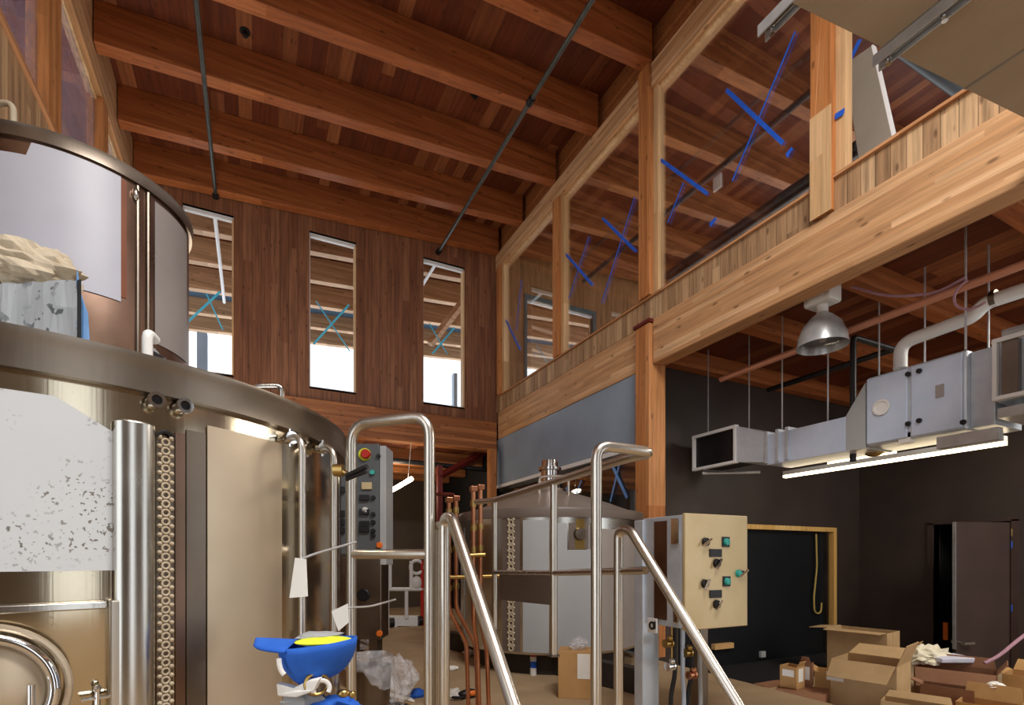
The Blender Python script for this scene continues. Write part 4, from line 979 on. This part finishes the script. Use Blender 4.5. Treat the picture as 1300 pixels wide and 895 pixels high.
def rot(px, py, mat='blk', r=.026, tilt=.6):
    q = yf(px, py); k = MB().lathe([(0,.02),(r,.02),(r*1.15,0)], q, 14, axis=(0,-1,0)).build('rotary_switch', M['blk'], door, smooth=True)
    MB().tube([q+Vector((-.042*math.cos(tilt),-.026,-.042*math.sin(tilt))), q+Vector((.034*math.cos(tilt),-.03,.034*math.sin(tilt)))],.009,8).build('switch_lever', M['chrome'], door, smooth=True)
def lampb(px, py):
    q = yf(px, py); MB().box((q.x-.034,Y0-.006,q.z-.034),(q.x+.034,Y0,q.z+.034)).build('lamp_plate', M['blk'], door); MB().lathe([(0,.026),(.022,.02),(.027,0)], q, 14, axis=(0,-1,0)).build('indicator_lamp', M['green'], door, smooth=True)
def plate(px, py, w=.05, h=.022): q = yf(px, py); MB().box((q.x-w,Y0-.008,q.z-h),(q.x+w,Y0,q.z+h)).build('name_plate', M['blk'], door, bevel=.002)
rot(895,688); lampb(921,688); plate(908,702,.055,.026); rot(909,715,tilt=1.0)
rot(894,741,tilt=1.1); lampb(922,738); plate(908,754,.055,.026); rot(909,767,tilt=.9); 
q = yf(937,728); MB().lathe([(0,.026),(.022,.02),(.027,0)], q, 14, axis=(0,-1,0)).build('indicator_lamp', M['green'], door, smooth=True); rot(941,727,r=.014)
# stand
q0 = onY(817,800,2.84); 
MB().box((X0-.02,Y1-.02,0),(X0+.13,Y1+.07,zt-.02)).build('stand_post', M['galv'], t, bevel=.006)
MB().box((X1-.1,Y1-.06,0),(X1,Y1+.02,zl)).build('stand_post', M['darkst'], t, bevel=.006)
MB().box((X0-.03,Y1-.04,0),(X0+.12,Y1+.1,.02)).box((X1-.13,Y1-.1,0),(X1+.03,Y1+.06,.02)).build('stand_foot', M['darkst'], t)
q = onX(829,794,X0-.022); 
pl = MB().box((X0-.03,q.y-.045,q.z-.05),(X0-.022,q.y+.045,q.z+.05)).build('sign_plate', M['white'], t, bevel=.003)
MB().torus((X0-.031,q.y,q.z),.022,.008,(1,0,0),16,8).box((X0-.036,q.y-.035,q.z-.02),(X0-.03,q.y-.022,q.z+.03)).build('sign_symbol', M['blk'], pl)
conds = [('blkpipe',.16,'black'),('bluegalv',.24,'blue grey'),('blkpipe',.34,'second black'),('film4',.42,'pale grey')]
for k, (mt, off, nm) in enumerate(conds):
    x = X0+.04+off*.9; z1 = zl
    tag(MB().tube(fillet([(x,Y1-.12,z1),(x+.0,Y1-.12,z1-.35),(x+(.03 if k % 2 else -.02),Y1-.1,z1-.5),(x+(.03 if k % 2 else -.02),Y1-.1,0)],.05),.016,10).build('conduit', M[mt], smooth=True), f'{nm} conduit hanging below the switch cabinet, {ordn[k]} from its sign plate', 'conduit', 'conduits below the switch cabinet')
for k, (x, z, mt) in enumerate([(.08,.66,'brass'),(.1,.5,'chrome'),(.26,.58,'brass'),(.3,.42,'copper')]):
    m = MB(); c = Vector((X0+x+.02,Y1-.14,z)); m.lathe([(.0,-.03),(.03,-.03),(.03,-.018),(.02,-.015),(.02,.015),(.03,.018),(.03,.03),(0,.03)], c, 14, axis=(1,0,0)); m.ball(c+Vector((0,-.02,.04)),.022)
    tag(m.build('pipe_valve', M[mt], smooth=True), ['upper brass valve below the sign plate','bright valve below the sign plate','brass valve among the cabinet conduits','copper valve low among the cabinet conduits'][k], 'valve', 'valves below the switch cabinet')
q = onX(836,893,2.7); 
tag(MB().crumple((2.74,2.62,.07),.13,.07,.05,10,.4,4).build('rubble_heap', M['kraft'], smooth=False), 'small tan rubble heap at the foot of the switch cabinet', 'rubble')

# ------------------------------------------------------------------ cardboard boxes
def cbox(center, w, dep, h, rz, mat, label, flaps=(), name='cardboard_box', labels=(), tape=False, open_=True):
    t = thing(name, label, 'box', center, 'cardboard boxes on the dark room floor' if center[2] < 0.4 and center[0] > 4.3 else None)
    Mx = Matrix.Translation(Vector(center)) @ Matrix.Rotation(rz, 4, 'Z'); th = .008; m = MB()
    m.box((-w/2,-dep/2,0),(w/2,dep/2,th),Mx)
    m.box((-w/2,-dep/2,th),(w/2,-dep/2+th,h),Mx); m.box((-w/2,dep/2-th,th),(w/2,dep/2,h),Mx)
    m.box((-w/2,-dep/2+th,th),(-w/2+th,dep/2-th,h),Mx); m.box((w/2-th,-dep/2+th,th),(w/2,dep/2-th,h),Mx)
    if not open_: m.box((-w/2+th,-dep/2+th,h-th),(w/2-th,dep/2-th,h),Mx)
    m.build('carton', M[mat], t)
    for side, ang, ln in flaps:          # ang: 0 = straight up, 90 = flat outwards
        a = R(ang); f = MB()
        if side in 'FB':
            s = -1 if side == 'F' else 1; y = s*dep/2
            P = [(-w/2+.01,y,h),(w/2-.01,y,h),(w/2-.03,y+s*ln*math.sin(a),h+ln*math.cos(a)),(-w/2+.03,y+s*ln*math.sin(a),h+ln*math.cos(a))]
            n = Vector((0,-s*math.cos(a)*th,math.sin(a)*th))
        else:
            s = -1 if side == 'L' else 1; x = s*w/2
            P = [(x,-dep/2+.01,h),(x,dep/2-.01,h),(x+s*ln*math.sin(a),dep/2-.03,h+ln*math.cos(a)),(x+s*ln*math.sin(a),-dep/2+.03,h+ln*math.cos(a))]
            n = Vector((-s*math.cos(a)*th,0,math.sin(a)*th))
        f.prism([Mx @ Vector(p) for p in P], Mx.to_3x3() @ n).build('flap', M[mat], t)
    for side, x, z, ww, hh in labels:
        if side == 'F': MB().box((x-ww/2,-dep/2-.003,z-hh/2),(x+ww/2,-dep/2,z+hh/2),Mx).build('shipping_label', M['paper'], t)
        else: MB().box((w/2,x-ww/2,z-hh/2),(w/2+.003,x+ww/2,z+hh/2),Mx).build('shipping_label', M['paper'], t)
    if tape: MB().box((w/2,-.03,.0),(w/2+.003,.03,h),Mx).build('packing_tape', M['card3'], t)
    return t
FL = -.35; RZ = R(-14)
def fb(px0, px1, ytop, d, dep, mat, label, tw=0., z0=FL, **kw):
    ph = math.atan(((px0+px1)/2-650)/660); rz = -TH-ph+tw
    a = at(px0, ytop, d); h = a.z-z0
    w = (px1-px0)/660*d*math.cos(ph)/math.cos(tw)
    e = Vector((math.cos(rz), math.sin(rz), 0)); n = Vector((-e.y, e.x, 0)); c = a+e*w/2+n*dep/2
    return cbox((c.x,c.y,z0), w, dep, h, rz, mat, label, **kw)
fb(1055,1135,836,5.5,.5,'card3','big open cardboard box with white sticker, front flap folded down',tw=-.28,flaps=[('F',125,.26),('R',20,.22),('B',75,.3)],labels=[('F',-.25,.35,.16,.09)],tape=False)
fb(1050,1123,797,7.2,.45,'card3','cardboard box at the back of the pile with taped end and wide flap',tw=-.35,flaps=[('F',92,.2),('L',95,.25)],tape=True)
fb(1122,1150,828,6.5,.25,'card','tan cardboard box half hidden behind the big open box',tw=-.2,flaps=[('R',40,.2)])
fb(978,1042,881,5.3,.6,'card2','flat brown box lying under the small labelled box',tw=-.15,open_=False)
ZT = at(978,881,5.3).z+.003
fb(990,1011,844,5.6,.18,'card','small cardboard box with two white labels beside the wood framed opening',tw=-.45,z0=ZT,flaps=[('R',30,.06)],labels=[('F',-.0,.16,.12,.07),('S',.0,.14,.1,.14)])
fb(1014,1031,842,5.65,.16,'card2','small brown cardboard box leaning against the labelled one',tw=-.1,z0=ZT,flaps=[('F',15,.08)],labels=[('F',0,.14,.08,.14)])
fb(1034,1054,852,6.15,.3,'card','narrow plain cardboard box squeezed beside the big open box',tw=-.1,flaps=[('L',60,.1)])
fb(1160,1262,846,5.9,.4,'card2','wide reddish brown open box under white packing paper',tw=-.05,flaps=[('F',150,.22),('R',35,.14),('B',10,.12)])
fb(1168,1235,868,5.5,.18,'card2','low dark brown box in front of the wide reddish one',tw=-.1,flaps=[('L',70,.2),('B',30,.1)])
fb(1213,1292,890,5.1,.3,'card','tan box nearest the camera with broad flap raised',tw=-.15,flaps=[('B',20,.16)])
fb(1118,1206,889,4.9,.2,'card3','low pale box between the big open box and the tan one',tw=-.1,open_=True,flaps=[('B',60,.1)])
fb(1272,1332,855,5.9,.4,'card','pale brown box at the far side of the pile by the side door',tw=-.2,flaps=[('L',60,.04),('B',40,.15)])
c = at(1192,842,6.0); 
m = MB().crumple((c.x+.0,c.y+.14,c.z+.06),.34,.16,.12,14,.45,6)
zr_ = at(1160,846,5.9).z+.004
for vv in m.v: vv.z = max(vv.z, zr_)
tag(m.build('packing_paper', paint('cream packing paper', '#d8ceb4', '#e8e0ca', .8, 8), smooth=False), 'crumpled cream packing paper piled on the wide brown box', 'paper')
a = at(1196,842,5.85); b = at(1240,842,5.85)
tag(MB().hexa([a+Vector((0,0,0)),b,b+ey2*.3,a+ey2*.3],[a+Vector((0,0,.05)),b+Vector((0,0,.06)),b+ey2*.3+Vector((0,0,.06)),a+ey2*.3+Vector((0,0,.05))]).build('foam_slab', paint('lilac foam', '#c4c4d8', '#d4d2dc', .7, 8), bevel=.01), 'pale lilac foam slab lying on the wide brown box', 'foam')
c = at(1263,870,5.2); tag(MB().crumple(c,.1,.06,.03,10,.4,9).build('paper_scrap', M['paper'], smooth=False), 'white paper scrap on the flap of the nearest tan box', 'paper')
a, b = onZ(962,872,FL), onZ(996,868,FL); tag(MB().box((a.x,a.y-.1,FL),(b.x,b.y+.1,FL+.03)).build('cardboard_scrap', M['card2']), 'flat cardboard scrap on the floor in the opening', 'cardboard')
pts = [at(1250,842,5.6), at(1268,833,5.6), at(1300,806,5.6), at(1360,770,5.6)]
tag(MB().tube(fillet(pts,.3),.018,8).build('pink_hose', M['pinkrope'], smooth=True), 'pinkish hose rising from the box pile beside the side door', 'hose')
q = onY(968,831,5.43); tag(MB().box((q.x-.05,q.y-.02,q.z-.04),(q.x+.05,q.y+.02,q.z+.05)).build('wall_outlet', M['film4']), 'small grey outlet box inside the dark opening', 'outlet')
a, b = onY(905,818,5.42), onY(929,822,5.42); tag(MB().box((a.x,5.38,b.z),(b.x,5.45,a.z)).build('wood_block', M['card']), 'short tan block inside the dark opening, below the cabinet', 'block')

# ------------------------------------------------------------------ clutter on the brewhouse floor
cb = onZ(712,888,0)
a, b = onZ(712,886,0), onZ(753,893,0); w = .36
t = thing('cardboard_box', 'tall closed cardboard box on the floor by the curb with white papers on it', 'box', (a.x+.16,a.y,0))
Mx = Matrix.Translation((a.x+.17,a.y+.02,0)) @ Matrix.Rotation(-.62,4,'Z')
hh = .42
MB().box((-.15,-.13,0),(.15,.13,hh),Mx).build('carton', M['card'], t, bevel=.004)
MB().box((.02,-.134,.18),(.13,-.13,hh-.02),Mx).build('paper_sheet', M['paper'], t)
q = Mx @ Vector((.03,-.02,hh+.05)); MB().crumple(q,.08,.06,.05,10,.5,12).build('plastic_wad', M['poly'], t)
p = onZ(677,857,0)
t = thing('spray_can', 'white and blue spray can standing against the black curb', 'can', (p.x,p.y,0))
MB().lathe([(0,0),(.035,0),(.035,.2)], p, 20).build('body', M['white'], t, smooth=True); MB().lathe([(.0355,.08),(.0355,.15)], p, 20).build('blue_band', M['tape'], t)
MB().lathe([(.035,.2),(.03,.225),(.012,.23),(.012,.25),(0,.25)], p, 20).build('cap', M['red'], t, smooth=True)
# bin with clear bag
d = 3.9; p = at(470,845,d); rr = 27*d/660; zr = p.z
t = thing('waste_bin', 'ribbed grey waste bin lined with clear plastic bag', 'bin', (p.x,p.y,0))
m = MB(); n = 48
m.lathe([(0,.01),(rr*.8,0),(rr*.98,zr*.97),(rr,zr),(rr*.96,zr),(rr*.78,.03),(0,.03)], (p.x,p.y,0), n)
for i, vv in enumerate(m.v):
    a = math.atan2(vv.y-p.y, vv.x-p.x); k = 1+.02*math.cos(16*a); vv.x = p.x+(vv.x-p.x)*k; vv.y = p.y+(vv.y-p.y)*k
m.build('body', M['darkst'], t, smooth=True)
m = MB(); v = []; f = []; rows = 9; n = 40
for j in range(rows):
    u = j/(rows-1)
    for i in range(n):
        a = 2*PI*i/n; wob = 1+.12*noise.noise(Vector((math.cos(a)*2,math.sin(a)*2,u*3)))+.05*math.sin(9*a+u*4)
        vr = cs*math.cos(a)-sn*math.sin(a)          # +1 on the side away from the tanks
        drop = .1+.2*max(vr, 0)
        r_ = rr*(.8+.28*math.sin(PI*u))*wob if u < .5 else rr*(1.08+(u-.5)*(.25+.3*max(vr, 0)))*wob
        z = zr+.03+.07*u*2 if u < .4 else zr+.086-(u-.4)/.6*drop*(1+.4*noise.noise(Vector((math.cos(a)*3,math.sin(a)*3,2))))
        v.append((p.x+r_*math.cos(a), p.y+r_*math.sin(a), z))
for j in range(rows-1):
    for i in range(n): f.append((j*n+i, (j+1)*n+i, (j+1)*n+(i+1) % n, j*n+(i+1) % n))
m.add(v, f).build('bin_liner', M['poly'], t, smooth=True)
# rubbish bundle
c = at(500,885,4.3)
m = MB().crumple((c.x+.03,c.y+.1,.2),.17,.15,.2,16,.4,17)
for vv in m.v: vv.z = max(vv.z, .0)
t = tag(m.build('rubbish_bag', M['poly'], smooth=False), 'slumped clear rubbish bag beside the waste bin', 'bag')
a, b = at(508,872,4.55), at(521,850,4.55); q = at(531,864,4.55); q2 = at(512,890,4.55)
tag(MB().prism([q2, q, b, a], ey2*.08).build('carton_offcut', M['paper'], bevel=.004), 'cream carton offcut tilted beside the rubbish bag', 'carton')
c = at(528,880,4.7); m = MB().crumple((c.x,c.y,c.z-.02),.11,.08,.06,12,.4,23)
tag(m.build('blue_rag', M['blue'], smooth=True), 'bright blue rag on the rubbish behind the guard hoop', 'rag')
for k, (px, py) in enumerate([(508,884),(514,890),(500,890)]):
    c = at(px, py, 4.45); tag(MB().box((c.x-.12,c.y-.05,c.z-.012),(c.x+.12,c.y+.05,c.z+.004), Matrix.Translation(c) @ Matrix.Rotation(.3*k,4,'Z') @ Matrix.Rotation(.35,4,'Y') @ Matrix.Translation(-c)).build('carton_strip', [M['paper'], M['card3'], M['ltblue']][k]), ['white','tan','pale blue'][k]+' flattened carton strip on the rubbish bag', 'carton')
p = onZ(595,886,0); t = thing('power_tool', 'black and yellow power tool lying on the floor past the handrail', 'tool', (p.x,p.y,0))
MB().ball(p+Vector((0,0,.04)),.05,2.2,1,.8,n=14).build('body', M['blk'], t, smooth=True); MB().ball(p+Vector((.02,-.04,.05)),.035,1.4,.6,.7).build('grip', M['orange'], t, smooth=True)
MB().torus(p+Vector((-.1,0,.03)),.06,.012,(0,0,1),20,8).build('cord', M['blk'], t, smooth=True)
for k, (px, py, s_) in enumerate([(598,832,.09),(574,851,.06),(572,887,.1),(468,818,.13),(455,826,.1)]):
    p = onZ(px, py, 0); tag(MB().crumple((p.x,p.y,s_*.4),s_,s_*.7,s_*.4,10,.5,31+k).build('paper_scrap', M['paper'] if k < 3 else M['film3'], smooth=False), ['white crumpled scrap against the black curb','tiny white scrap on the floor past the handrail','white scrap beside the power tool','grey crumpled cloth on the floor under the control panel','pale rag on the floor beside the control panel'][k], 'scrap')
# white and red cart far behind
Yh = 9.3
def fpz(px, py): return onY(px, py, Yh)
t = thing('hand_cart', 'white framed cart with red bar standing under the far beam', 'cart', (fpz(515,815).x,Yh,0))
gz = lambda px, py: fpz(px, py)
m = MB()
for a, b in [((495,712),(495,748)),((493,748),(538,748)),((522,712),(522,748)),((516,750),(516,785))]: m.tube([gz(*a),gz(*b)],.035,8)
m.build('frame', M['bone'], t, smooth=True)
MB().prism([gz(493,783),gz(536,783),gz(538,800),gz(531,815),gz(525,795),gz(505,795),gz(502,815),gz(493,815)], (0,.3,0)).build('base', M['bone'], t, bevel=.01)
for px in (497,533):
    q = gz(px,808); q.z = .09; MB().lathe([(.02,-.04),(.09,-.04),(.09,.04),(.02,.04)], q, 20, axis=(1,0,0)).build('wheel', M['blk'], t, smooth=True)
MB().tube([gz(536,712),gz(536,800)],.035,8).build('red_bar', M['red'], t, smooth=True)
MB().torus(gz(529,720),.12,.03,(0,1,0),24,8).build('reel', M['bone'], t, smooth=True)
MB().ball(gz(529,740),.1,1,.6,1.3).build('motor', M['white'], t, smooth=True)
p0, p1 = onY(466,712,9.0), onY(492,736,9.0); t = thing('wall_fixture', 'small white framed fixture behind the control panel', 'fixture', (p0.x,9.0,0))
MB().tube(fillet([(p0.x,9.0,0),(p0.x,9.0,p0.z),(p1.x,9.0,p0.z),(p1.x,9.0,0)],.06),.03,8).build('frame', M['bone'], t, smooth=True)

# ------------------------------------------------------------------ light
wd = bpy.data.worlds.new('sky'); bpy.context.scene.world = wd; wd.use_nodes = True
bg = wd.node_tree.nodes['Background']; bg.inputs[0].default_value = (.9,.95,1.0,1); bg.inputs[1].default_value = 1.3
def area(loc, rot, sx, sy, e, col):
    l = bpy.data.lights.new('lamp', 'AREA'); l.shape = 'RECTANGLE'; l.size = sx; l.size_y = sy; l.energy = e; l.color = col
    o = bpy.data.objects.new('added_fill', l); C.objects.link(o); o.location = loc; o.rotation_euler = rot; return o  # unseen area light added for brightness, no fixture stands here
area((1.6,-.6,6.6),(R(8),0,0),3.0,1.2,300,(1,.97,.93))  # added overhead fill, out of view
area((-1.0,7.4,1.6),(PI,0,0),1.4,3.0,68,(1,.9,.76))  # added uplight hidden behind the tanks, brightens the beam undersides
area((6.6,4.2,4.35),(PI,0,0),2.4,7,50,(1,.92,.8))  # added uplight hidden behind the sill of the upper room
area((7.4,.8,3.85),(0,0,0),2,2,130,(1,.94,.84))  # added downward fill for the dark room, out of view
